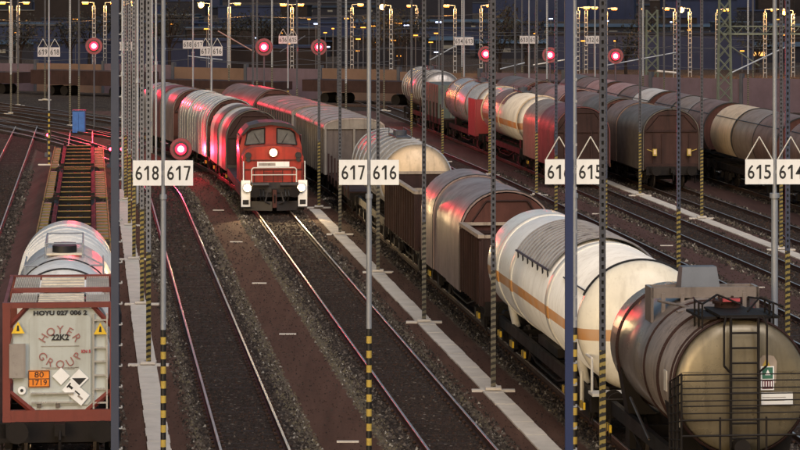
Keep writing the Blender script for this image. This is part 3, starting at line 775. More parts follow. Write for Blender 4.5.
    for x in (-.62,-.48,.48,.62): mb.path([(x,y0+.55,1.15),(x*1.05,y0+.35,.85),(x*.95,y0+.45,.62)], .03, 6)
    mb.build('brake_hose', ['black'], t)
    mb = MB()
    for k in range(6): mb.rng(-.45,.45,y0+1.325,y0+1.34,1.48+k*.07,1.50+k*.07)
    mb.build('grille', ['loco_dark'], hood)
    for sd in (-1, 1):
        mb = MB(); mb.rng(sd*1.05-.22,sd*1.05+.22,y0+1.0,y0+1.33,1.33,1.37); mb.path([(sd*1.3,y0+1.3,1.4),(sd*1.3,y0+1.3,2.3)], .02, 6); mb.build('step', ['loco_dark'], t)
    # white corner steps below the lower lamps
    for sd in (-1, 1):
        mb = MB(); x = sd*1.27
        mb.rng(x-.20,x+.20,y0+.56,y0+.62,.38,1.55,0); mb.rng(x-.13,x+.13,y0+.54,y0+.56,.48,.68,1); mb.rng(x-.20,x+.20,y0+.35,y0+.62,.34,.38,1)
        mb.build('step_plate', ['white', 'black'], t)
        mb = MB(); mb.path([(x+sd*.1,y0+.6,1.5),(x+sd*.1,y0+.6,2.4)], .025, 6); mb.build('grab_rail', ['white'], t)
    # handrail across the front
    mb = MB(); y = y0+.7
    mb.path([(-1.0,y,1.4),(-1.0,y,2.02),(-.92,y,2.10),(.92,y,2.10),(1.0,y,2.02),(1.0,y,1.4)], .028, 6); mb.path([(-1,y,1.78),(1,y,1.78)], .022, 6)
    mb.build('front_railing', ['white_dim'], t)
    mb = MB(); mb.rng(-1.0,1.0,y0+.55,y0+.66,1.0,1.22,0)
    for sd in (-1, 1):
        mb.tube((sd*.25,y0+.35,1.36), (sd*1.0,y0+.35,1.36), .10, 10); mb.path([(sd*.3,y0+.4,1.0),(sd*.42,y0+.3,.6),(sd*.2,y0+.4,.5)], .04, 6)
    mb.build('buffer_beam', ['loco_dark'], t)
    buffers(L, t, 1.05)
    mb = MB()
    for sd in (-1, 1): mb.add([(sd*.1,y0+.35,.2),(sd*1.35,y0+.75,.2),(sd*1.35,y0+.75,.62),(sd*.1,y0+.35,.62),(sd*.1,y0+.42,.2),(sd*1.35,y0+.82,.2),(sd*1.35,y0+.82,.62),(sd*.1,y0+.42,.62)], [(0,1,2,3),(7,6,5,4),(0,4,5,1),(3,2,6,7),(0,3,7,4),(1,5,6,2)])
    mb.build('rail_guard', ['loco_dark'], t)
    MB().rng(-.09,.09,y0+.2,y0+.5,.35,1.15).build('coupling', ['oxide'], t)
    for e in (-1, 1): bogie(e*3.4, t, 2.2)
locomotive()

# wagons behind the locomotive
hood_wagon(8.2, 147.4, 158.6, 'dark hood wagon with pale roof arches right behind the red locomotive', ['hood_grey','hood_white','hood_grey','hood_white'], 'oxide_dark', 4.05, 2.6)
hood_wagon(8.2, 159.0, 173.6, 'ribbed silver hood wagon glowing red on its side behind the locomotive', ['silver2','silver2','silver2'], 'oxide', 4.15, 2.7, ribs=3)
hood_wagon(8.2, 174.0, 188.0, 'smooth grey topped wagon third behind the red locomotive', ['hood','silver','maroon_hood','hood','silver'], 'oxide', 4.1, 2.7, p=2.3)

# ------------------------------------------------------------------ BEIGE TANK WAGON, right foreground
def beige_wagon():
    F = 57.2; t0 = 57.95; Lt = 7.6; Yc = 61.9; L = 9.9
    t = place(12.6, Yc, 'tank_wagon', 'beige ended grey tank wagon with ladder and railing in the right foreground', 'tank wagon')
    underframe(L, t); gear(L, t, True)
    r, zc = 1.315, 2.60; y0 = t0-Yc; y1 = y0+Lt
    mb = MB(); n = 64
    mb.lathe([(y0-.10,.25),(y0-.085,.7),(y0-.03,1.08),(y0+.03,r-.05),(y0+.10,r)], (0,zc), n, 0)
    mb.build('end_plate', ['beige'], t)
    mb = MB(); mb.lathe([(y0+.101,r),(y1-.35,r),(y1-.12,1.1),(y1,.6),(y1+.02,.2)], (0,zc), n, 0)
    for y, rr in ((y0+.12,.035),(y0+.42,.03),(y0+1.7,.045),(y0+3.2,.03),(y1-1.3,.05)): mb.arc((0,zc), r+.01, y, -160, 160, rr, 40, 1)
    mb.build('tank', ['greytank', 'oxide_dark'], t)
    for sd in (-1, 1):
        for y in (y0+1.0, y1-1.2): mb = MB(); mb.add([(sd*.5,y-.25,1.2),(sd*1.1,y-.25,1.2),(sd*1.28,y-.25,2.2),(sd*.8,y-.25,1.5),(sd*.5,y+.25,1.2),(sd*1.1,y+.25,1.2),(sd*1.28,y+.25,2.2),(sd*.8,y+.25,1.5)], [(0,1,2,3),(7,6,5,4),(0,4,5,1),(1,5,6,2),(2,6,7,3),(3,7,4,0)]); mb.build('saddle', ['under'], t)
    mb = MB(); z = zc+r
    # ladder with hoops on the end plate
    for x in (-.27, .27): mb.tube((x,y0-.22,1.15), (x,y0-.22,z+.05), .028, 8)
    for k in range(10): mb.tube((-.27,y0-.22,1.35+k*.29), (.27,y0-.22,1.35+k*.29), .022, 6)
    for sd in (-1, 1): mb.path([(sd*.27,y0-.22,2.9),(sd*.42,y0-.3,3.05),(sd*.42,y0-.3,z-.1),(sd*.36,y0-.2,z+.08)], .022, 6)
    mb.build('ladder', ['under'], t)
    # top platform
    mb = MB(); mb.rng(-.46,.46,y0-.15,y0+1.25,z+.04,z+.09,0); mb.rng(-.40,.40,y0+1.25,y0+1.7,z+.02,z+.06,0)
    for x in (-.62, .62): mb.rng(x-.16,x+.16,y0+.2,y0+1.6,z-.02,z+.03,0)
    mb.build('top_platform', ['under'], t)
    mb = MB()
    for x0, x1 in ((-.75,-.95), (.65,.9)):
        for y in (y0+.15, y0+.5, y0+.9): mb.tube((x0,y,z-.25), (x0,y,z+.28), .02, 6)
        mb.path([(x0,y0+.15,z+.28),(x0,y0+.9,z+.28),(x1*.6,y0+1.9,z+.22)], .02, 6); mb.path([(x0,y0+.15,z+.1),(x0,y0+.9,z+.1)], .015, 6)
    mb.path([(-.75,y0+.15,z+.28),(-.3,y0+.9,z+.38),(.1,y0+.6,z+.22)], .02, 6); mb.path([(.2,y0+.4,z+.1),(.55,y0+.9,z+.32),(.9,y0+.4,z+.18)], .02, 6)
    mb.build('platform_railing', ['under'], t)
    mb = MB(); mb.tube((0,y0+1.35,z-.05), (0,y0+1.35,z+.18), .26, 20); mb.tube((0,y0+1.35,z+.18), (0,y0+1.35,z+.22), .30, 20)
    for k in range(6): mb.tube((.27*math.cos(k),y0+1.35+.27*math.sin(k),z+.15), (.27*math.cos(k),y0+1.35+.27*math.sin(k),z+.28), .03, 6)
    mb.build('filler_dome', ['oxide_dark'], t)
    MB().box((.0,y0+1.0,z+.26), (.34,.08,.06)).build('valve_handle', ['text_red'], t)
    # cross gangway with a grey box, further back
    yb = y0+4.2
    mb = MB(); mb.rng(-1.05,1.2,yb-.3,yb+.3,z+.02,z+.08); mb.rng(-1.05,1.2,yb-.32,yb-.28,z+.0,z+.22); mb.rng(-1.05,1.2,yb+.28,yb+.32,z+.0,z+.22)
    for x in (-1.03, 1.18): mb.rng(x-.03,x+.03,yb-.32,yb+.32,z-.5,z+.22)
    for x in (-.8,-.4,.5,.9): mb.rng(x-.04,x+.04,yb-.34,yb-.32,z-.3,z+.1)
    mb.path([(-.9,yb-.3,z-.05),(-.4,yb-1.3,z-.1),(-.75,yb-1.5,z-.15)], .03, 6)
    mb.build('cross_gangway', ['greytank'], t)
    mb = MB(); mb.add([(-.42,yb-.25,z+.1),(.42,yb-.25,z+.1),(.36,yb-.12,z+.62),(-.36,yb-.12,z+.62),(-.42,yb+.3,z+.1),(.42,yb+.3,z+.1),(.36,yb+.25,z+.62),(-.36,yb+.25,z+.62)], [(0,1,2,3),(7,6,5,4),(0,4,5,1),(1,5,6,2),(2,6,7,3),(3,7,4,0)])
    mb.build('grey_box', ['box_grey'], t)
    # end platform with its many-barred railing
    mb = MB(); ye = -L/2+.66; yw = y0-.55
    mb.rng(-1.36,1.36,ye-.02,y0+.2,1.22,1.28,0)
    for k, zz in enumerate((1.75,2.05,2.18,2.32,2.42,2.55,2.66,2.80,2.92)): mb.tube((-1.30,yw,zz), (1.34,yw,zz), .013 if k > 1 else .022, 6)
    for x in (-1.30,-.55,.35,1.05,1.34): mb.tube((x,yw,1.25), (x,yw,2.94 if abs(x) > 1.2 else 2.10), .022, 6)
    for k in range(9): mb.tube((-1.30,yw,1.5+k*.18), (-1.38,yw+.75,1.42+k*.16), .018, 6)
    for d in (.25,.5,.75): mb.tube((-1.30-.1*d,yw+d,1.25), (-1.30-.1*d,yw+d,2.94-.35*d), .03, 6)
    mb.build('end_railing', ['under'], t)
    mb = MB(); mb.extr([(.38,2.68),(.64,2.68),(.66,3.1),(.60,3.20),(.52,3.22),(.38,3.22),(.30,3.12),(.33,2.9)], y0-.11, y0-.095, 0); p = mb.build('handling_label', ['rim'], t)
    MB().extr([(.36,3.0),(.54,3.0),(.45,3.16)], y0-.118, y0-.111, 0).build('warning_triangle', ['yellow'], t)
    mb = MB(); mb.box((.47,y0-.12,2.78), (.26,.012,.46), 0); mb.box((.47,y0-.128,2.88), (.21,.004,.22), 1); mb.box((.47,y0-.128,2.66), (.21,.004,.17), 2)
    for k in range(4): mb.box((.395+k*.05,y0-.131,2.67), (.02,.003,.10), 0)
    mb.extr([(.42,2.84),(.53,2.84),(.475,2.95)], y0-.134, y0-.131, 0)
    mb.build('hazard_poster', ['white', 'green', 'maroon'], t)
    mb = MB(); mb.box((.66,y0-.115,2.38), (.62,.012,.25), 0); mb.box((.60,y0-.123,2.41), (.46,.004,.012), 1); mb.box((.6,y0-.123,2.35), (.40,.004,.012), 1); mb.build('data_label', ['white', 'silver'], t)
    for y, zz in ((y0+.95,2.62),(y0+.4,2.0)):
        a_ = math.asin(min(.99,(zz-zc)/r)); MB().box((-math.cos(a_)*r-.005, y, zz), (.02,.28,.40)).build('side_label', ['white_dim'], t)
    mb = MB(); mb.rng(-r*.93,r*.93,y0-.088,y0-.078,zc+.30,zc+.312); mb.rng(-r*.86,r*.86,y0-.088,y0-.078,zc-.62,zc-.608); mb.build('weld_seam', ['beige'], t)
    mb = MB(); mb.path([(-.1,y0-.1,1.5),(-.1,y0-.4,1.4),(-.1,y0-.45,.9)], .09, 10); mb.tube((-.1,y0-.2,1.5), (-.1,y0-.5,1.5), .16, 14); mb.build('outlet_valve', ['under'], t)
    mb = MB(); mb.path([(-1.25,1.2,1.7),(-1.25,-.9,1.15)], .03, 6, 0); mb.build('brake_rod', ['steel'], t)
    levers(t, L, (-1.6, 3.6))
M['box_grey'] = paint('box_blue_grey', (.105, .115, .135), .5, .1, (.04, .04, .045), .4)
beige_wagon()

# ------------------------------------------------------------------ WHITE GAS TANK WAGON
def gas_wagon():
    yn, yf = 67.2, 85.0; Yc = (yn+yf)/2; L = yf-yn
    t = place(12.6, Yc, 'gas_tank_wagon', 'white gas tank wagon with orange stripe and ribbed sunshade', 'tank wagon')
    underframe(L, t, 'under', .80, 1.08); gear(L, t)
    r, zc = 1.5, 2.56; y0 = 68.5-Yc; y1 = 84.2-Yc
    def dish(ye, s_):
        return [(ye+s_*(-.62*math.cos(R(q))), r*math.sin(R(q))) for q in range(4, 90, 9)]
    mb = MB(); mb.lathe(dish(y0+.0, 1)+[(y0+.05, r)], (0,zc), 72, 0); mb.build('dished_end', ['lpg_cream'], t)
    mb = MB(); mb.lathe([(y0+.051, r),(y1-.3, r)]+[(y1-.3+.6*math.cos(R(q)), r*math.sin(R(q))) for q in range(85, 3, -9)], (0,zc), 72, 0); mb.build('tank', ['lpg'], t)
    for y in (73.0-Yc, 79.3-Yc, 69.0-Yc+12.9):
        mb = MB(); mb.lathe([(y-.22,r+.005),(y-.2,r+.025),(y+.2,r+.025),(y+.22,r+.005)], (0,zc), 72, 0); mb.build('saddle_ring', ['lpg_ring'], t)
    mb = MB(); mb.arc((0,zc), r+.012, y0+.06, -62, 62, .028, 36, 0)
    for sd in (-1, 1):
        a_ = R(58); mb.bar((sd*(r+.03)*math.sin(a_), y0+.05, zc+(r+.03)*math.cos(a_)), (sd*(r+.03)*math.sin(a_), y0+3.2, zc+(r+.03)*math.cos(a_)), .022)
    mb.build('edge_strip', ['black'], t)
    # sunshade: thin sheet over the top with raised ribs
    ya, yb = 73.5-Yc, 79.0-Yc
    mb = MB(); rr = r+.09; pr = [(rr*math.sin(R(q)), zc+rr*math.cos(R(q))) for q in range(-60, 61, 5)]
    n = len(pr); vs = [(x,ya,z) for x,z in pr]+[(x,yb,z) for x,z in pr]; mb.add(vs, [(i,i+1,n+i+1,n+i) for i in range(n-1)], 0, True)
    for k in range(13): mb.arc((0,zc), rr+.015, ya+.1+(yb-ya-.2)*k/12, -60, 60, .022, 30, 1)
    for sd in (-1, 1):
        a_ = R(60); mb.bar((sd*(rr+.02)*math.sin(a_), ya, zc+(rr+.02)*math.cos(a_)), (sd*(rr+.02)*math.sin(a_), yb, zc+(rr+.02)*math.cos(a_)), .035, 2)
        for k in range(7):
            yy = ya+.2+(yb-ya-.4)*k/6; mb.bar((sd*rr*math.sin(a_), yy, zc+rr*math.cos(a_)), (sd*(r)*math.sin(a_+.1), yy, zc+r*math.cos(a_+.1)), .02, 2)
    mb.build('sunshade', ['shade_sheet', 'silver', 'black'], t)
    for sd in (-1, 1):
        for y in (y0+2.0, y1-2.2): MB().tube((sd*.95,y,1.0), (sd*1.12,y,1.75), .11, 8).build('saddle', ['white_dim'], t)
        MB().tube((sd*1.2,y0+1.1,.5), (sd*1.2,y0+1.1,1.4), .05, 6).build('drain_pipe', ['white_dim'], t)
        MB().box((sd*.9,0,1.2), (.2,3.2,.22)).build('side_sill', ['under'], t)
    mb = MB(); mb.path([(-1.3,y0-.9,1.2),(-1.3,y0-.9,1.95),(-1.3,y0+.4,1.95)], .03, 6); mb.path([(1.3,y0-.9,1.2),(1.3,y0-.9,1.95)], .03, 6); mb.rng(-1.3,1.3,y0-1.0,y0-.4,1.10,1.16)
    mb.build('end_platform', ['white_dim'], t)
    levers(t, L, (-7.2,-4.6, 2.2, 4.4, 6.8))
gas_wagon()

# ------------------------------------------------------------------ hood wagons with open ends, behind the gas tank
def open_hood(yn, yf, h0, h1, label, hm, endm):
    L = yf-yn; Yc = (yn+yf)/2
    t = hood_wagon(12.6, yn, yf, label, hm, endm, 4.1, 2.75, (h0-Yc, h1-Yc), p=2.1, wid=1.43)
    y0 = -L/2+.7
    mb = MB()
    for sd in (-1, 1):
        mb.rng(sd*1.34-.03, sd*1.34+.03, y0, h0-Yc+.0, 1.1, 3.05, 0)
        k = int((h0-Yc-y0)/.55)
        for i in range(k+1): mb.box((sd*1.40, y0+.05+i*.55, 2.05), (.08,.07,1.85), 0)
        mb.rng(sd*1.38-.09, sd*1.38+.09, y0-.02, h0-Yc-.06, 3.06, 3.16, 1)
    mb.rng(-1.3,1.3,y0,y0+.06,1.1,3.04,0); mb.rng(-1.28,1.28,y0-.03,y0+.09,3.06,3.15,1)
    mb.rng(-1.3,1.3,y0+.07,h0-Yc,1.10,1.15,0)
    mb.rng(-1.28,1.28,h0-Yc-.10,h0-Yc-.02,3.06,3.15,1)
    mb.build('open_body', ['oxide_dark', 'rim'], t)
open_hood(85.4, 102.0, 90.7, 101.4, 'brown ended wagon with silver pink hood pushed back from its open end', ['hood','hood','hood'], 'oxide')
def ringed_tank(a, yn, yf, label, mat, endm, rings, r=1.38, zc=2.72, extra=None, ringm='silver2', group=None):
    L = yf-yn; Yc = (yn+yf)/2; t = place(a, Yc, 'tank_wagon', label, 'tank wagon', group); underframe(L, t); gear(L, t)
    y0, y1 = -L/2+.9, L/2-.9
    mb = MB(); mb.lathe([(y0-.35,.3),(y0-.30,.8),(y0-.15,1.15),(y0,r)], (0,zc), 48, 0); mb.build('dished_end', [endm], t)
    mb = MB(); mb.lathe([(y0+.001,r),(y1,r),(y1+.15,1.15),(y1+.3,.8),(y1+.35,.3)], (0,zc), 48, 0)
    mb.build('tank', [mat], t)
    for i in range(rings): MB().arc((0,zc), r+.02, y0+.05+(y1-y0-.1)*i/max(1,rings-1), -115, 115, .045, 30, 0).build('ring', [ringm], t)
    mb = MB(); z = zc+r; mb.rng(-.3,.3,-1.6,1.6,z+.02,z+.06); mb.tube((0,0,z), (0,0,z+.25), .28, 16)
    for x in (-.3, .3): mb.path([(x,-1.5,z),(x,-1.5,z+.3),(x,1.5,z+.3),(x,1.5,z)], .02, 5)
    mb.build('hatch', ['galv_dark'], t)
    for sd in (-1, 1):
        for y in (-L/2+2.7, L/2-2.7): MB().box((sd*.75,y,1.4), (.35,.7,.5)).build('saddle', ['under'], t)
    return t
# open dark wagon and pale ringed tank beyond
def open_wagon(a, yn, yf, label, ztop=3.1, mat='oxide_dark', rim='rim'):
    L = yf-yn; t = place(a, (yn+yf)/2, 'open_wagon', label, 'open wagon'); underframe(L, t); gear(L, t, L < 12)
    y0, y1 = -L/2+.65, L/2-.65; mb = MB()
    for sd in (-1, 1):
        mb.rng(sd*1.34-.03, sd*1.34+.03, y0, y1, 1.15, ztop, 0)
        for i in range(int((y1-y0)/.8)+1): mb.box((sd*1.41, y0+.06+i*.8, (1.15+ztop)/2), (.09,.08,ztop-1.2), 0)
    for y in (y0, y1-.06):
        mb.rng(-1.3,1.3,y,y+.06,1.15,ztop,0)
    mb.build('side_walls', [mat], t)
    mb = MB()
    for sd in (-1, 1): mb.rng(sd*1.38-.08, sd*1.38+.08, y0, y1, ztop+.005, ztop+.10)
    for y in (y0-.02, y1-.10): mb.rng(-1.29,1.29,y,y+.12,ztop+.005,ztop+.10)
    mb.rng(-1.29,1.29,y0+1.6,y0+1.72,ztop+.005,ztop+.10)
    mb.build('top_rim', [rim], t); MB().rng(-1.3,1.3,y0,y1,1.23,1.28).build('floor', ['oxide_dark'], t)
    return t
open_wagon(12.6, 102.5, 114.6, 'dark brown open wagon with pale rim behind the silver pink hood wagon', 3.1)
ringed_tank(12.6, 115.0, 127.6, 'cream ended tank wagon with silver rings right of the locomotive', 'cream_grey', 'hood_beige', 9, ringm='silver2') if False else None
M['cream_grey'] = paint('tank_cream_grey', (.33, .31, .29), .4, .3, (.1, .08, .07), .6)
ringed_tank(12.6, 115.0, 129.0, 'cream ended tank wagon with silver rings right of the locomotive', 'cream_grey', 'hood_beige', 9)
def box_wagon(a, yn, yf, label, roofm, wallm='box_wall'):
    L = yf-yn; t = place(a, (yn+yf)/2, 'box_wagon', label, 'box wagon'); underframe(L, t); gear(L, t)
    y0, y1 = -L/2+.65, L/2-.65
    mb = MB(); mb.extr([(-1.40,1.15),(-1.40,3.38),(0,3.72),(1.40,3.38),(1.40,1.15)], y0+.02, y1-.02, 0)
    k = int((y1-y0)/.9)
    for i in range(k+1):
        for sd in (-1, 1): mb.box((sd*1.43, y0+.08+(y1-y0-.16)*i/k, 2.27), (.08,.10,2.2), 1)
    for x in (-1.38,-.7,0,.7,1.38): mb.box((x,y0-.02,2.25), (.10,.08,2.2), 1)
    mb.build('wall', [wallm, 'rim2'], t)
    mb = MB(); o_ = arch(1.48, 3.36, 3.42, 3.86, 12, 2.2); i_ = [(x, z-.05) for x, z in o_]
    shell(mb, o_, y0-.08, y1+.08, .05); 
    for i in range(7): yy = y0+(y1-y0)*i/6; shell(mb, [(x*1.005,z+.02) for x,z in o_], yy-.03, yy+.03, .05, 1)
    mb.build('roof', [roofm, 'hood_grey'], t)
    MB().extr([(x*.97,z-.03) for x,z in o_], y0-.06, y0-.02, 0).build('gable', ['rim2'], t)
    return t
M['box_wall'] = paint('box_wall_grey', (.13, .105, .095), .6, .05, (.04, .03, .025), .8)
box_wagon(12.6, 143.0, 157.4, 'grey box wagon with pinkish white roof right of the locomotive', 'roof_dirty')
box_wagon(12.6, 157.9, 172.3, 'second grey box wagon with pale pink roof beside the red lit wagons', 'hood_pink')
hood_wagon(12.6, 172.8, 186.0, 'brown arched wagon behind the two pale roofed box wagons', ['hood_brown','hood_brown'], 'oxide', 4.15, 2.7)
def low_flat(a, yn, yf, label):
    L = yf-yn; t = place(a, (yn+yf)/2, 'flat_wagon', label, 'flat wagon'); underframe(L, t, 'under', .92, 1.24, 2.7); gear(L, t)
    mb = MB(); mb.rng(-1.35,1.35,-L/2+.6,L/2-.6,1.245,1.30)
    for sd in (-1, 1):
        for i in range(7): mb.rng(sd*1.38-.04, sd*1.38+.04, -L/2+1+i*1.8, -L/2+1.1+i*1.8, 1.0, 2.3)
    mb.build('deck', ['oxide_dark'], t)
    return t
low_flat(12.6, 129.4, 142.6, 'dark low stake wagon between ringed tank and box wagons')

# ------------------------------------------------------------------ right hand trains
hood_wagon(24.75, 150.0, 162.6, 'dark maroon hood wagon ending the right tank train, above the 615 board', ['maroon_hood','oxide_dark'], 'oxide_dark', 4.1, 2.75) if False else None
hood_wagon(24.75, 150.0, 162.6, 'dark maroon hood wagon in front of the white tank wagon', ['maroon_hood','hood_tan'], 'oxide_dark', 4.1, 2.75)
t = ringed_tank(24.75, 163.0, 179.0, 'white tank wagon with brown top patch and orange stripe on the curve', 'tankd', 'tankd', 3, ringm='hood_beige')
mb = MB(); rr = 1.42; pr = [(rr*math.sin(R(q)), 2.72+rr*math.cos(R(q))) for q in range(-60, 61, 6)]; n = len(pr)
mb.add([(x,-1.0,z) for x,z in pr]+[(x,3.6,z) for x,z in pr], [(i,i+1,n+i+1,n+i) for i in range(n-1)], 0, True); mb.build('top_cover', ['hood_brown'], t)
t = ringed_tank(24.75, 179.4, 196.0, 'silver tank wagon lit red, behind the white one on the curve', 'silver2', 'hood_white', 4, ringm='hood_brown')
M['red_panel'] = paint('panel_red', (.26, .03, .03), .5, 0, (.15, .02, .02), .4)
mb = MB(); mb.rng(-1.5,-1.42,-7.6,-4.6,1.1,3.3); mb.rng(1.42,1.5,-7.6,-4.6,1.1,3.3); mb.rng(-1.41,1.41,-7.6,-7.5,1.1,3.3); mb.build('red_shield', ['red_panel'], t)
t = low_flat(24.75, 196.4, 206.4, 'flat wagon with a grey green equipment box between two tank wagons')
M['grey_green'] = paint('box_grey_green', (.10, .12, .11), .55, 0, (.04, .045, .04), .6)
mb = MB(); mb.rng(-1.33,1.33,-2.6,4.2,1.305,3.5,0)
for i in range(8): mb.rng(-1.36,1.36,-2.55+i*.95,-2.47+i*.95,1.35,3.46,0)
for x in (-1.0,-.5,0,.5,1.0): mb.rng(x-.03,x+.03,-2.65,-2.6,1.35,3.45,1)
mb.build('equipment_box', ['grey_green', 'rim2'], t)
mb = MB(); mb.path([(-1.2,-3.8,1.3),(-1.2,-3.8,2.6),(1.2,-3.8,2.6),(1.2,-3.8,1.3)], .05, 6); mb.path([(-1.2,-3.8,2.6),(-1.2,-2.7,3.3)], .04, 6); mb.build('frame_bars', ['galv_dark'], t)
ringed_tank(24.75, 206.8, 219.5, 'far ringed silver tank wagon at the tail of the curved train', 'greytank', 'silver', 9)
hood_wagon(28.75, 147.6, 160.4, 'brown hood wagon facing the camera with two amber marker boards', ['hood_grey','hood_grey','hood_brown'], 'oxide_mid', 4.1, 2.9, lamps=True)
hood_wagon(28.75, 160.8, 174.2, 'second hood wagon behind the one with amber marker boards', ['hood_grey','hood_brown'], 'oxide', 4.1, 2.8)
hood_wagon(28.75, 174.6, 188.0, 'third wagon behind the amber marked brown hood wagon, pinkish roof', ['hood_pink','hood_brown'], 'oxide', 4.1, 2.8)
hood_wagon(28.75, 188.4, 202.0, 'far brown wagon on the track of the brown hood wagon', ['hood_brown','hood_grey'], 'oxide', 4.1, 2.8)
def drum(a, yn, yf, label, segs, gr=None):
    L = yf-yn; t = place(a, (yn+yf)/2, 'hood_wagon', label, 'covered wagon', gr); underframe(L, t); gear(L, t)
    y0, y1 = -L/2+.7, L/2-.7; sg = (y1-y0)/len(segs)
    pr = [(1.47*math.sin(R(q)), 2.66+1.47*math.cos(R(q))) for q in range(-128, 129, 8)]
    for i, m in enumerate(segs):
        g = 0 if i % 2 == 0 else .05; mb = MB(); shell(mb, [(x*(1-g/1.45), z-g*.6) for x, z in pr], y0+i*sg, y0+(i+1)*sg-(.0 if g else -.08), .04)
        shell(mb, [(x*1.01, z+.02*(z>2.7)) for x, z in pr], y0+i*sg-.03, y0+i*sg+.06, .05, 1)
        a_ = R(52); 
        for sd in (-1, 1): mb.bar((sd*1.48*math.sin(a_), y0+i*sg+.1, 2.66+1.48*math.cos(a_)), (sd*1.48*math.sin(a_), y0+(i+1)*sg-.05, 2.66+1.48*math.cos(a_)), .022, 1)
        mb.build('hood', [m, 'black'], t)
    for y in (y0+.05, y1-.05):
        MB().extr([(x*.97, z-.03) for x, z in pr], y-.04, y+.04, 0).build('end_wall', ['oxide'], t)
    return t
drum(33.1, 121.5, 137.5, 'nearest round hooded wagon at the right edge, dark brown', ['hood_brown','hood_tan','hood_brown'])
drum(33.1, 137.9, 153.7, 'round hooded wagon with a beige section at far right', ['hood_brown','hood_tan','hood_beige'])
drum(33.1, 154.1, 169.9, 'brown round hooded wagon behind the beige banded one', ['hood_brown','hood_tan','hood_brown'])
drum(33.1, 170.3, 186.1, 'round hooded wagon with white roof section behind the brown ones', ['hood_white','hood_brown','hood_pink'])
drum(33.1, 186.5, 202.3, 'farthest round hooded wagon on the right, reddish brown', ['hood_pink','hood_brown','hood_grey'])

# ------------------------------------------------------------------ MASTS
def mast_mesh(z0=0.0, z1=13.5, wd=.126, dp=.10, stripe=3.05):
    """perforated sheet-steel mast: two edge channels, battens between them; lower 3 m in yellow and black"""
    mb = MB()
    def mi(z): return 0 if z > stripe else (1 if int(z/.155) % 2 == 0 else 2)
    z = z0; st = .155
    while z < z1:
        m = 0 if z > stripe else 1
        for sx in (-1, 1): mb.rng(sx*(wd/2-.02)-.02, sx*(wd/2-.02)+.02, -dp/2, dp/2, z, min(z+st, z1), m)
        mb.rng(-wd/2+.04, wd/2-.04, -dp/2, -dp/2+.012, z, z+st*.5, m)
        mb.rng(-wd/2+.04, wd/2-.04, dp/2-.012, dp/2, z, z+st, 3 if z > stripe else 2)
        if z <= stripe:      # slanting black bar painted across the strip
            mb.add([(-wd/2,-dp/2-.003,z+.055),(-wd/2,-dp/2-.003,z+.125),(wd/2,-dp/2-.003,z+.165),(wd/2,-dp/2-.003,z+.095)][::-1], [(0,1,2,3)], 2)
        z += st
    return mb
MASTS = {}
def mast(px, Y, label, group=None, X=None, top='galv_dark', yel='mast_yellow'):
    X = gx(px, Y) if X is None else X; key = (top, yel)
    if key not in MASTS:
        o = thing('perforated_mast', (X, Y, 0), 0, label, 'mast', group)
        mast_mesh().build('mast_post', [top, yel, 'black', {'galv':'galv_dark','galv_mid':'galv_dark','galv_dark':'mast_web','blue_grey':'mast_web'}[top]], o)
        mb = MB(); mb.rng(-.55,.55,-.12,.12,.0,.06); mb.rng(-.2,.2,-.22,.22,.071,.13); mb.build('footing', ['concrete'], o)
        MASTS[key] = o
    else:
        o = copy_tree(MASTS[key]); o.location = (X, Y, 0); tag(o, label, 'mast')
        if 'group' in o.keys(): del o['group']
        if group: o['group'] = group
    return o
ordn = ['first','second','third','fourth','fifth','sixth','seventh','eighth']
for i, Y in enumerate((76.5, 91.8, 107.5, 123.5, 138.0)):
    px = (493.3, 424, 378, 340, 319)[i]
    mast(px, Y, ['tall perforated mast standing on the pale path left of the gas tank wagon', 'perforated mast on the pale path left of the silver pink hood wagon', 'perforated mast on the path right behind the 617 616 board', 'perforated mast on the path just right of the 617 board and loco', 'striped mast directly right of the red locomotive front'][i], 'masts along the middle path', yel='mast_beige' if i < 4 else 'mast_yellow')
mast(602.5, 60.0, 'nearest yellow black striped mast in front of the white gas tank wagon', 'masts along the middle path')
for i, (px, Y) in enumerate(((148.6, 81.6), (142, 96.9), (134, 112.5), (129.5, 128), (125.5, 143))):
    mast(px, Y, ['yellow black striped mast just left of the 618 617 board pole', 'striped mast second from the front on the left pale path', 'striped mast third from the front on the left pale path', 'striped mast fourth from the front on the left pale path', 'striped mast fifth from the front on the left pale path', 'farthest striped mast at the end of the left pale path'][i], 'masts along the left path', top='galv_mid')
for i, (px, Y) in enumerate(((787.5, 82), (678.5, 97), (605.5, 112), (556, 127))):
    mast(px, Y, ['tall mast standing right of the 615 614 board pole', 'mast standing behind the grey box of the beige tank wagon', 'mast at the right edge of the 615 board', 'mast just left of the big blue mast, behind the 616 board'][i], 'masts on the walkway behind the gas tank wagon', top='blue_grey')
for i, (px, Y) in enumerate(((781, 116.5), (701.7, 131.8), (640, 145.8))):
    mast(px, Y, ['mast on the right pale path between the 615 and 614 boards', 'mast on the right pale path, right of the brown hood wagon', 'mast on the right pale path, left of the brown hood wagon'][i], 'masts along the right path')
for px, Y, lab in ((536.5, 146, 'mast in front of the white tank wagon end on the right train'), (489.6, 161, 'mast in front of the red lit silver tank wagon'), (442.5, 173, 'mast left of the grey machinery wagon'),
                   (411.5, 197, 'mast left of the far ringed silver tank')):
    mast(px, Y, lab, 'masts beside the curved train')
far = [(11,235),(18,250),(70,215),(79,232),(211,212),(229,262),(253,190),(257,222),(297,205),(338,190),(346,215),(439,235),(462,255),(515,238),(522,262),(547,225),(565,248),(600,240),
       (643,232),(664,226),(702,245),(748,236),(753,262),(781,240),(45,262),(272,255),(384,240)]
far.sort()
for i, (px, Y) in enumerate(far):
    mast(px, Y, f'thin distant mast, {nth(i)} from the left among those at the back of the yard', 'distant masts at the back of the yard', top='galv_dark' if i % 3 else 'galv', yel='mast_beige')

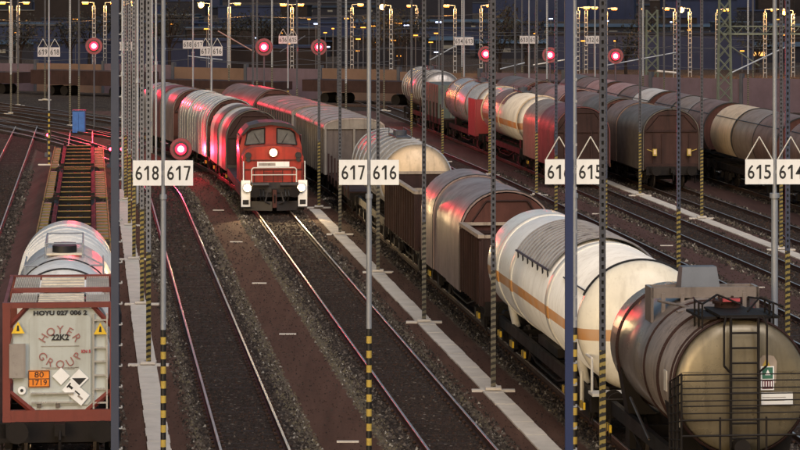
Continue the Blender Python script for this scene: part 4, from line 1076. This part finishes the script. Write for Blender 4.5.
def tube_pole(px, Y, boards, label, wires=False, group='poles carrying track number boards', r=.05, lower=None, X=None):
    """boards: (left text, right text)"""
    X = gx(px, Y) if X is None else X
    t = thing('number_pole', (X, Y, 0), 0, label, 'signal pole', group)
    mb = MB(); mb.tube((0,0,5.95), (0,0,13.5), r*.92, 12); mb.tube((0,0,3.1), (0,0,5.9), lower or r*1.15, 12); mb.tube((0,0,5.86), (0,0,5.96), (lower or r)*1.5, 12); mb.build('pole', ['galv'], t)
    mb = MB(); z = 0; k = 0
    while z < 3.09: mb.tube((0,0,z), (0,0,z+.155), (lower or r)*1.2, 10, k % 2, caps=False); z += .155; k += 1
    mb.build('striped_base', ['yellow', 'black'], t)
    mb = MB(); mb.rng(-.6,.6,-.15,.15,0,.07); mb.build('footing', ['concrete'], t)
    for sd, tx in ((-1, boards[0]), (1, boards[1])):
        if not tx: continue
        x = sd*.335; mb = MB(); mb.box((x,-.075,6.42), (.60,.02,.53), 0); mb.box((x,-.055,6.42), (.5,.02,.05), 1); mb.rng(min(0,x),max(0,x),-.045,-.035,6.38,6.46,1)
        bd = mb.build('number_board', ['white' if Y < 100 else 'board_grey', 'galv'], t)
        digits('number', tx, .43, 'text', bd, (x,-.086,6.42))
        if wires:
            mb = MB(); mb.tube((x-.28,-.075,6.68), (x,-.075,7.17), .013, 6); mb.tube((x+.28,-.075,6.68), (x,-.075,7.17), .013, 6); mb.build('hanger', ['white_dim'], bd)
    return t
tube_pole(163.3, 63.5, ('618','617'), 'grey pole with the 618 and 617 boards at left')
tube_pole(369.0, 63.7, ('617','616'), 'grey pole with the 617 and 616 boards near the middle')
tube_pole(574.6, 63.9, ('616','615'), 'grey pole with the 616 and 615 boards beside the blue mast', True)
tube_pole(774.6, 63.9, ('615','614'), 'thick grey pole with the 615 and 614 boards at right', True, lower=.072)
for px, Y, bt, lab, wr in ((49,170,('619','618'),'far pole with two small number boards at the left edge',True), (211.5,172,('617','616'),'far number pole above the red lit wagons',True), (288,205,('616','615'),'far number pole right of the small red signal',True),
                   (464,200,('614','613'),'far number pole left of the brightest middle red signal',False), (529,205,('613','612'),'far number pole between two red signals on the right',False), (595,205,('612','611'),'far number pole left of the rightmost red signal',False),
                   (193,190,('618','617'),'far number pole low above the wagon row at left',False), (125,185,('620','619'),'far number pole behind the cluster of left masts',False)):
    tube_pole(px, Y, bt, lab, wr, 'far number poles')

def big_mast(px, Y, mat, label, wd):
    t = thing('blue_mast', (gx(px, Y), Y, 0), 0, label, 'mast', 'big blue masts in the foreground')
    mb = MB(); 
    mb.rng(-wd/2,wd/2,-.09,-.075,0,13.5); mb.rng(-wd/2,wd/2,.075,.09,0,13.5); mb.rng(-.012,.012,-.075,.075,0,13.5)
    mb.rng(-.25,.25,-.25,.25,0,.03); mb.build('mast_post', [mat], t)
    z = 1.0
    while z < 13: mb = MB(); mb.box((wd/2+.025,-.05,z), (.07,.03,.025)); mb.box((wd/2+.06,-.05,z+.02), (.03,.035,.05)); mb.build('step_bolt', ['galv'], t); z += .42
    return t
big_mast(115.2, 60.8, 'blue_grey', 'blue grey steel mast at right edge of the red framed container', .155)
big_mast(569.0, 58.0, 'blue_mast', 'dark blue steel mast between the 616 and 615 boards', .155)
def cond(px, Y, label, mat='galv', r=.035, g='thin grey poles in the left mast cluster'):
    t = MB(); t.tube((0,0,0), (0,0,13.5), r, 10); t.tube((0,0,5.7), (0,0,5.9), r*1.5, 10); o = t.build('steel_pole', [mat], None, (gx(px,Y), Y, 0)); tag(o, label, 'pole', g)
cond(150, 98, 'slim grey pole rising behind the 618 board')
for ic, (px, Y) in enumerate(((122.5,150),(133,176),(137.5,140),(147,165),(152,182),(156,170))): cond(px, Y, f'slim grey pole, {nth(ic)} of six in the crowded cluster above the 618 board', g='thin grey poles in the left mast cluster', r=.062, mat='galv_light')
cond(118, 175, 'slim pole just right of the left blue mast', 'galv_dark', .06)

# ------------------------------------------------------------------ SIGNALS
def signal(px, py, Y, label, big=True, pole=True, power=350, beam=0, tilt=84):
    X, Z = gx(px, Y), gz(py, Y); t = thing('signal', (X, Y, 0), 0, label, 'signal')
    mb = MB()
    if pole: mb.tube((0,.08,0), (0,.08,Z+.6), .06, 8)
    else: mb.rng(-.2,.2,0,.3,0,.25); mb.tube((0,.1,.25), (0,.1,Z), .07, 8)
    mb.build('pole', ['galv_dark'], t)
    h = .60 if big else .25
    mb = MB(); (mb.tube((0,-.02,Z), (0,-.08,Z), .60, 28, 0) if big else mb.box((0,-.02,Z), (.36,.12,2*h), 0)); mb.tube((0,-.08,Z), (0,-.20,Z), .33 if big else .1, 24, 0, caps=False); hd = mb.build('signal_head', ['halo_disc' if big else 'black'], t)  # big signals: round disc added to catch a red halo round the lamp
    mb = MB(); mb.tube((0,-.085,Z), (0,-.10,Z), .30 if big else .085, 24)
    if big: mb.tube((0,-.1005,Z), (0,-.115,Z), .17, 20, 1)
    mb.build('lamp', ['e_red' if big else 'e_red_s', 'e_core'], hd)
    if big:
        li = bpy.data.lights.new('signal_glow', 'POINT'); li.energy = 45; li.color = (1,.02,.05); li.shadow_soft_size = .1  # extra point lamp, added to light the disc red
        lo = bpy.data.objects.new('signal_glow', li); C.objects.link(lo); lo.parent = t; lo.location = (0,-.55,Z)
    if power:
        li = bpy.data.lights.new('signal_light', 'SPOT'); li.energy = power; li.color = (1,.018,.045); li.shadow_soft_size = .16; li.spot_size = R(110); li.spot_blend = .6
        lo = bpy.data.objects.new('signal_light', li); C.objects.link(lo); lo.parent = t; lo.location = (0,-.4,Z); lo.rotation_euler = (R(tilt),0,R(180))
    if beam:
        li = bpy.data.lights.new('signal_beam', 'SPOT'); li.energy = beam; li.color = (1,.018,.045); li.shadow_soft_size = .2; li.spot_size = R(22); li.spot_blend = .5
        lo = bpy.data.objects.new('signal_beam', li); C.objects.link(lo); lo.parent = t; lo.location = (0,-.42,Z); lo.rotation_euler = (Vector((4, 78, 3.5))-Vector((X, Y, Z))).to_track_quat('-Z', 'Y').to_euler()
    return t
signal(94, 46, 212, 'big glowing red signal at upper left', power=2300, beam=9000)
signal(264, 47, 205, 'smaller red signal above the locomotive train', power=1800)
signal(319, 47, 222, 'bright red signal on the mast above the box wagons', power=2000)
signal(485.8, 54, 228, 'brightest red signal above the curved tank train', power=700)
signal(550, 55, 228, 'red signal left of the big blue mast', power=150)
signal(615.5, 56, 228, 'rightmost red signal above the brown hood wagon train', power=150)
signal(181, 149, 163, 'low red signal beside the 617 board, left of the locomotive train', pole=False, power=1300, tilt=112)
signal(48, 135, 178, 'small red light on a short yellow post at the left', False, False, 30)
for px, py, Y in ((110.5,149,168),(122,149,168)): signal(px, py, Y, 'tiny red ground light in the left mast cluster', False, False, 0)['group'] = 'tiny red ground lights'
for px, py, Y in ((193,149,170),(198,149,170)): signal(px, py, Y, 'tiny red light just right of the low red signal', False, False, 0)['group'] = 'paired tiny red lights'

# blue cabinet at the far left
t = thing('equipment_cabinet', (gx(79,205), 205, 0), 0, 'bright blue cabinet standing behind the skeleton wagons', 'cabinet')
MB().rng(-.42,.42,-.3,.3,.08,1.55).build('body', ['tile_blue'], t); mb = MB(); mb.rng(-.36,-.01,-.33,-.302,.2,1.45); mb.rng(.01,.36,-.33,-.302,.2,1.45); mb.build('door', ['tile_blue'], t); MB().rng(-.46,.46,-.34,.34,1.555,1.62).build('lid', ['blue_mast'], t)

# ------------------------------------------------------------------ BACKGROUND
# long low wall / shed row behind the yard
P0, P1 = Vector((-55, 298)), Vector((48, 226)); nseg = 15; d = (P1-P0)/nseg
dirn = d.normalized(); nrm = Vector((dirn.y, -dirn.x))
t = thing('yard_wall', (P0.x, P0.y, 0), math.atan2(dirn.y, dirn.x), 'long low panelled concrete wall closing off the back of the yard', 'wall')
for i in range(nseg):
    l = d.length; mb = MB(); mb.rng(i*l+.15,(i+1)*l-.15,-.1,.1,0,2.65+.1*math.sin(i*2.1)); mb.build('wall_panel', ['conc_sodium_lit' if i in (3,5,7,8,13) else 'conc2'], t)
    mb = MB(); mb.rng(i*l-.14,i*l+.14,-.2,.2,0,3.0); mb.build('wall_post', ['galv_dark'], t)
# dark parked wagons in front of the wall
for i, (s0, s1) in enumerate(((2,15),(16,29),(31,44),(46,59),(62,75),(77,90))):
    p = P0+dirn*((s0+s1)/2)+nrm*6.0; L = s1-s0
    r = thing('open_wagon', (p.x, p.y, 0), math.atan2(dirn.y, dirn.x), f'dark low open wagon, {nth(i)} from the left before the back wall', 'open wagon', 'dark wagons before the back wall')
    MB().rng(-L/2,L/2,-1.3,1.3,1.0,1.7+.3*(i%3)).build('body', ['oxide_dark'], r)
    for x in (-L/2+2, -L/2+3.6, L/2-3.6, L/2-2):
        mb = MB(); mb.tube((x,-.8,.45), (x,.8,.45), .45, 16); mb.build('wheelset', ['under'], r)

# lamp posts with lit heads and their ladder-like shafts
def lamp_post(px, py, Y, arms, label, power, bright='e_warm'):
    X, Z = gx(px, Y), gz(py, Y)+.0; t = thing('lamp_post', (X, Y, 0), 0, label, 'lamp post', 'yard lamp posts at the back')
    mb = MB()
    for sx in (-1, 1):
        for sy in (-1, 1): mb.tube((sx*.16,sy*.16,0), (sx*.13,sy*.13,Z-.3), .04, 4)
    z = .5
    while z < Z-.35: mb.rng(-.18,.18,-.18,.18,z,z+.10); z += .52
    mb.build('shaft', ['galv'], t)
    for a_ in arms:
        mb = MB(); mb.path([(0,0,Z-.3),(0,0,Z+.05),(a_*.95,0,Z+.12)], .04, 6, 0); mb.box((a_*.95,0,Z+.08), (.75,.28,.16), 0); arm = mb.build('lamp_arm', ['galv'], t)
        mb = MB(); mb.box((a_*.95,0,Z-.06), (.62,.24,.12), 0) if bright == 'e_warm' else mb.lathe([(-.26,.05),(-.22,.2),(-.1,.3),(.1,.3),(.22,.2),(.26,.05)], (a_*.95, Z-.1), 16); mb.build('lamp_head', [bright], arm)
        li = bpy.data.lights.new('lamp_light', 'POINT'); li.energy = power; li.color = (1,.44,.10); li.shadow_soft_size = .2
        lo = bpy.data.objects.new('lamp_light', li); C.objects.link(lo); lo.parent = t; lo.location = (a_*.95,-.3,Z-.45)
M['e_star'] = emit('bright_sodium_lamp', (1, .5, .12), 9)
LP = [(11,3,330,(-1,)),(18,3,345,(1,)),(94,3,330,(-1,)),(105,3,345,(1,)),(124,2,350,(1,)),(210,4,320,(-1,)),(229,4,330,(1,)),(292,5,330,(-1,1)),(352,5,335,(1,)),(391,6,320,(-1,)),(455,6,330,(-1,)),(481,6,340,(1,)),
      (578,8,330,(1,)),(586,8,335,(1,)),(675,9,320,(-1,)),(690,9,325,(-1,)),(717,10,320,(1,)),(765,10,322,(1,)),(775,10,318,(1,)),(793,11,325,(-1,)),(417,6,380,(-1,)),(606,9,345,(1,)),(132,4,380,(-1,))]
LP.sort()
for i, (px, py, Y, arms) in enumerate(LP):
    big = px in (210, 690, 793, 391)
    lamp_post(px, py, Y, arms, (f'very bright sodium lamp post, {nth(i)} from the left on the back skyline' if big else f'yellow lit lamp post, {nth(i)} from the left on the back skyline'), 900 if big else 450, 'e_star' if big else 'e_warm')

# lattice tower and portal beam
def tower(px, Y, h, w0, w1, label):
    t = thing('lattice_tower', (gx(px,Y), Y, 0), 0, label, 'lattice tower'); mb = MB(); n = int(h/1.0)
    def W(z): return w0+(w1-w0)*z/h
    for sx in (-1, 1):
        for sy in (-1, 1): mb.tube((sx*w0,sy*w0,0), (sx*w1,sy*w1,h), .05, 4)
    for k in range(n):
        z0, z1 = h*k/n, h*(k+1)/n; a0, a1 = W(z0), W(z1)
        for sy in (-1, 1):
            mb.bar((-a0,sy*a0,z0), (a1,sy*a1,z1), .03); mb.bar((a0,sy*a0,z0), (-a1,sy*a1,z1), .03); mb.bar((sy*a0,-a0,z0), (sy*a1,a1,z1), .03)
    mb.build('lattice', ['tower'], t); return t
tower(724.5, 212, 14, .5, .30, 'green grey lattice tower rising behind the right hand trains')
tower(652, 250, 8.0, .5, .45, 'short dark lattice tower behind the wagon roofs')
t = thing('portal_beam', (gx(765,212), 212, gz(34,212)), 0, 'horizontal lattice beam running right from the green lattice tower', 'portal beam')
mb = MB(); mb.rng(-3.0,9,-.05,.05,-.06,.06); mb.rng(-3.0,9,-.05,.05,.5,.58)
for k in range(12): mb.bar((-3+k,0,0), (-2.5+k,0,.55), .03); mb.bar((-2.5+k,0,.55), (-2+k,0,0), .03)
mb.build('lattice', ['tower'], t)
def strut(px0, py0, px1, py1, Y, r, mat, label, name='catenary_bracket'):
    o = MB().tube((gx(px0,Y),Y,gz(py0,Y)), (gx(px1,Y),Y+.5,gz(py1,Y)), r, 6).build(name, [mat]); tag(o, label, 'bracket', 'slanting brackets and booms at the back')
for ib, p in enumerate(((731,73,787,47,225,.06,'galv'), (603,66,680,52,245,.05,'galv'), (218,31,254,52,240,.05,'hood_pink'), (430,60,470,38,250,.05,'galv'), (533,65,565,60,235,.05,'hood_white'), (730,46,760,66,230,.05,'tower'), (280,52,305,36,240,.05,'galv_dark'), (657,71,678,73,230,.08,'hood_white'), (500,69,525,63,240,.05,'galv'), (188,56,222,60,240,.04,'galv'))):
    strut(*p, f'thin slanting steel bracket, {nth(ib)} of ten before the dark background')
for i, (x0, x1, py0, py1, Y) in enumerate(((0,800,36,30,300),(0,800,50,44,290),(200,800,60,66,240),(0,400,56,60,250),(300,800,24,38,310),(0,500,20,12,330),(560,800,43,46,260),(100,700,44,52,262))):
    mb = MB(); n = 16; pts = []
    for k in range(n+1):
        u = k/n; pts.append((gx(x0+(x1-x0)*u, Y), Y, gz(py0+(py1-py0)*u, Y)-.35*abs(math.sin(u*math.pi*4))))
    mb.path(pts, .022, 4); tag(mb.build('overhead_wire', ['galv_dark']), f'overhead wire sagging across the back of the yard, {nth(i)} strand', 'wire', 'overhead wires at the back')

# far dark rows: parked trains, sheds, houses beyond the wall
rf = random.Random(3)
def shed(px0, px1, py_top, Y, label, roof='far_roof', wall='far_dark', lit=0, depth=14):
    x0, x1 = gx(px0, Y), gx(px1, Y); h = max(2.5, gz(py_top, Y)); t = thing('shed', ((x0+x1)/2, Y, 0), 0, label, 'shed'); w2 = (x1-x0)/2
    MB().rng(-w2,w2,0,depth,0,h*.82).build('wall', [wall], t)
    MB().add([(-w2-.3,-.4,h*.82+.01),(w2+.3,-.4,h*.82+.01),(w2+.3,depth/2,h),(-w2-.3,depth/2,h),(-w2-.3,depth+.4,h*.82+.01),(w2+.3,depth+.4,h*.82+.01)], [(0,1,2,3),(3,2,5,4),(0,3,4),(1,5,2)]).build('roof', [roof], t)
    n = max(3, int(w2*2/6))
    for k in range(min(n, 40)):
        x = -w2+(k+.5)*2*w2/n; MB().box((x,-.05,h*.45), (1.5,.06,min(1.2,h*.2))).build('window', ['e_amber' if rf.random() < lit else 'glass'], t)
shed(-30, 150, 48, 395, 'dark long shed low behind the wall at far left', lit=.15)
shed(150, 330, 44, 410, 'dark shed behind the wall above the locomotive', lit=.1)
shed(335, 470, 43, 420, 'blue roofed shed behind the middle of the wall', lit=.1)
shed(478, 640, 42, 400, 'blue roofed shed behind the wall, right of middle', lit=.1)
shed(640, 830, 47, 380, 'blue roofed shed at far right behind the wall', lit=.25)
shed(-30, 240, 30, 560, 'second row dark building at far left', lit=.08, depth=20)
shed(250, 520, 27, 600, 'second row dark building at middle', lit=.06, depth=20)
shed(530, 830, 29, 540, 'second row dark building at right', lit=.12, depth=20)
shed(-40, 380, 6, 900, 'most distant dark hall, left half of the skyline', roof='far_dark', lit=.05, depth=30)
shed(385, 860, 4, 950, 'most distant dark hall, right half of the skyline', roof='far_dark', lit=.05, depth=30)
shed(-60, 880, -14, 1400, 'dark wooded ridge of buildings along the horizon', roof='far_dark', lit=.0, depth=60)
# parked dark trains and low blocks scattered beyond the wall, so that nothing there is one clean band
for i in range(60):
    Y = rf.uniform(335, 980); px = rf.uniform(-10, 810); L = rf.uniform(8, 26); h = rf.uniform(2.4, 4.2) if Y < 600 else rf.uniform(3, 7.5)
    t = thing('far_block', (gx(px,Y), Y, 0), rf.uniform(-.25,.25), f'dark low building far behind the wall, {nth(i)} of many', 'building', 'dark low buildings far behind the wall')
    MB().rng(-L/2,L/2,-3,3,0,h).build('wall', [rf.choice(['far_dark','far_navy','far_navy','far_brown'])], t)
    MB().rng(-L/2-.2,L/2+.2,-3.2,3.2,h+.01,h+.25).build('roof', [rf.choice(['far_roof','far_navy','far_dark'])], t)
# bare dark trees along the far side
def tree(px, Y, h, i):
    t = thing('bare_tree', (gx(px,Y), Y, 0), rf.uniform(0,6), f'dark bare tree on the far side of the yard, {nth(i)} from the left', 'tree', 'dark trees on the far side')
    mb = MB(); mb.tube((0,0,0), (0,0,h*.5), .22, 6, r2=.13); tips = []
    for k in range(9):
        a_ = rf.uniform(0,6.28); e = Vector((math.cos(a_)*h*.25, math.sin(a_)*h*.25, h*rf.uniform(.65,.95))); mb.tube((0,0,h*rf.uniform(.3,.5)), e, .09, 4, r2=.03); tips.append(e)
    mb.build('trunk', ['far_brown'], t); mb = MB()
    for e in tips:
        for k in range(60):
            p = e+Vector((rf.gauss(0,.8), rf.gauss(0,.8), rf.gauss(-.2,.7))); q = [Vector((rf.uniform(-.22,.22), rf.uniform(-.22,.22), rf.uniform(-.22,.22))) for _ in range(3)]
            mb.add([p+v for v in q], [(0,1,2)])
    mb.build('crown', ['far_leaf'], t)
for i, px in enumerate(sorted(rf.uniform(0,800) for _ in range(22))): tree(px, rf.uniform(318, 378), rf.uniform(4.5, 8.0), i)
# small far lamps: white, amber
for i in range(46):
    px = rf.uniform(0, 800); py = rf.choice([rf.uniform(18,34), rf.uniform(34,58)]); Y = rf.uniform(300, 385)
    z = max(1.2, gz(py, Y)); col = rf.choice(['e_white','e_warm','e_warm'])
    t = thing('far_lamp', (gx(px,Y), Y, 0), 0, 'tiny distant lamp glowing between the sheds', 'lamp', 'tiny distant lamps')
    MB().tube((0,0,0), (0,0,z), .05, 5).build('pole', ['galv_dark'], t); MB().box((0,-.08,z+.06), (rf.uniform(.2,.7),.12,.11)).build('lamp_head', [col], t)
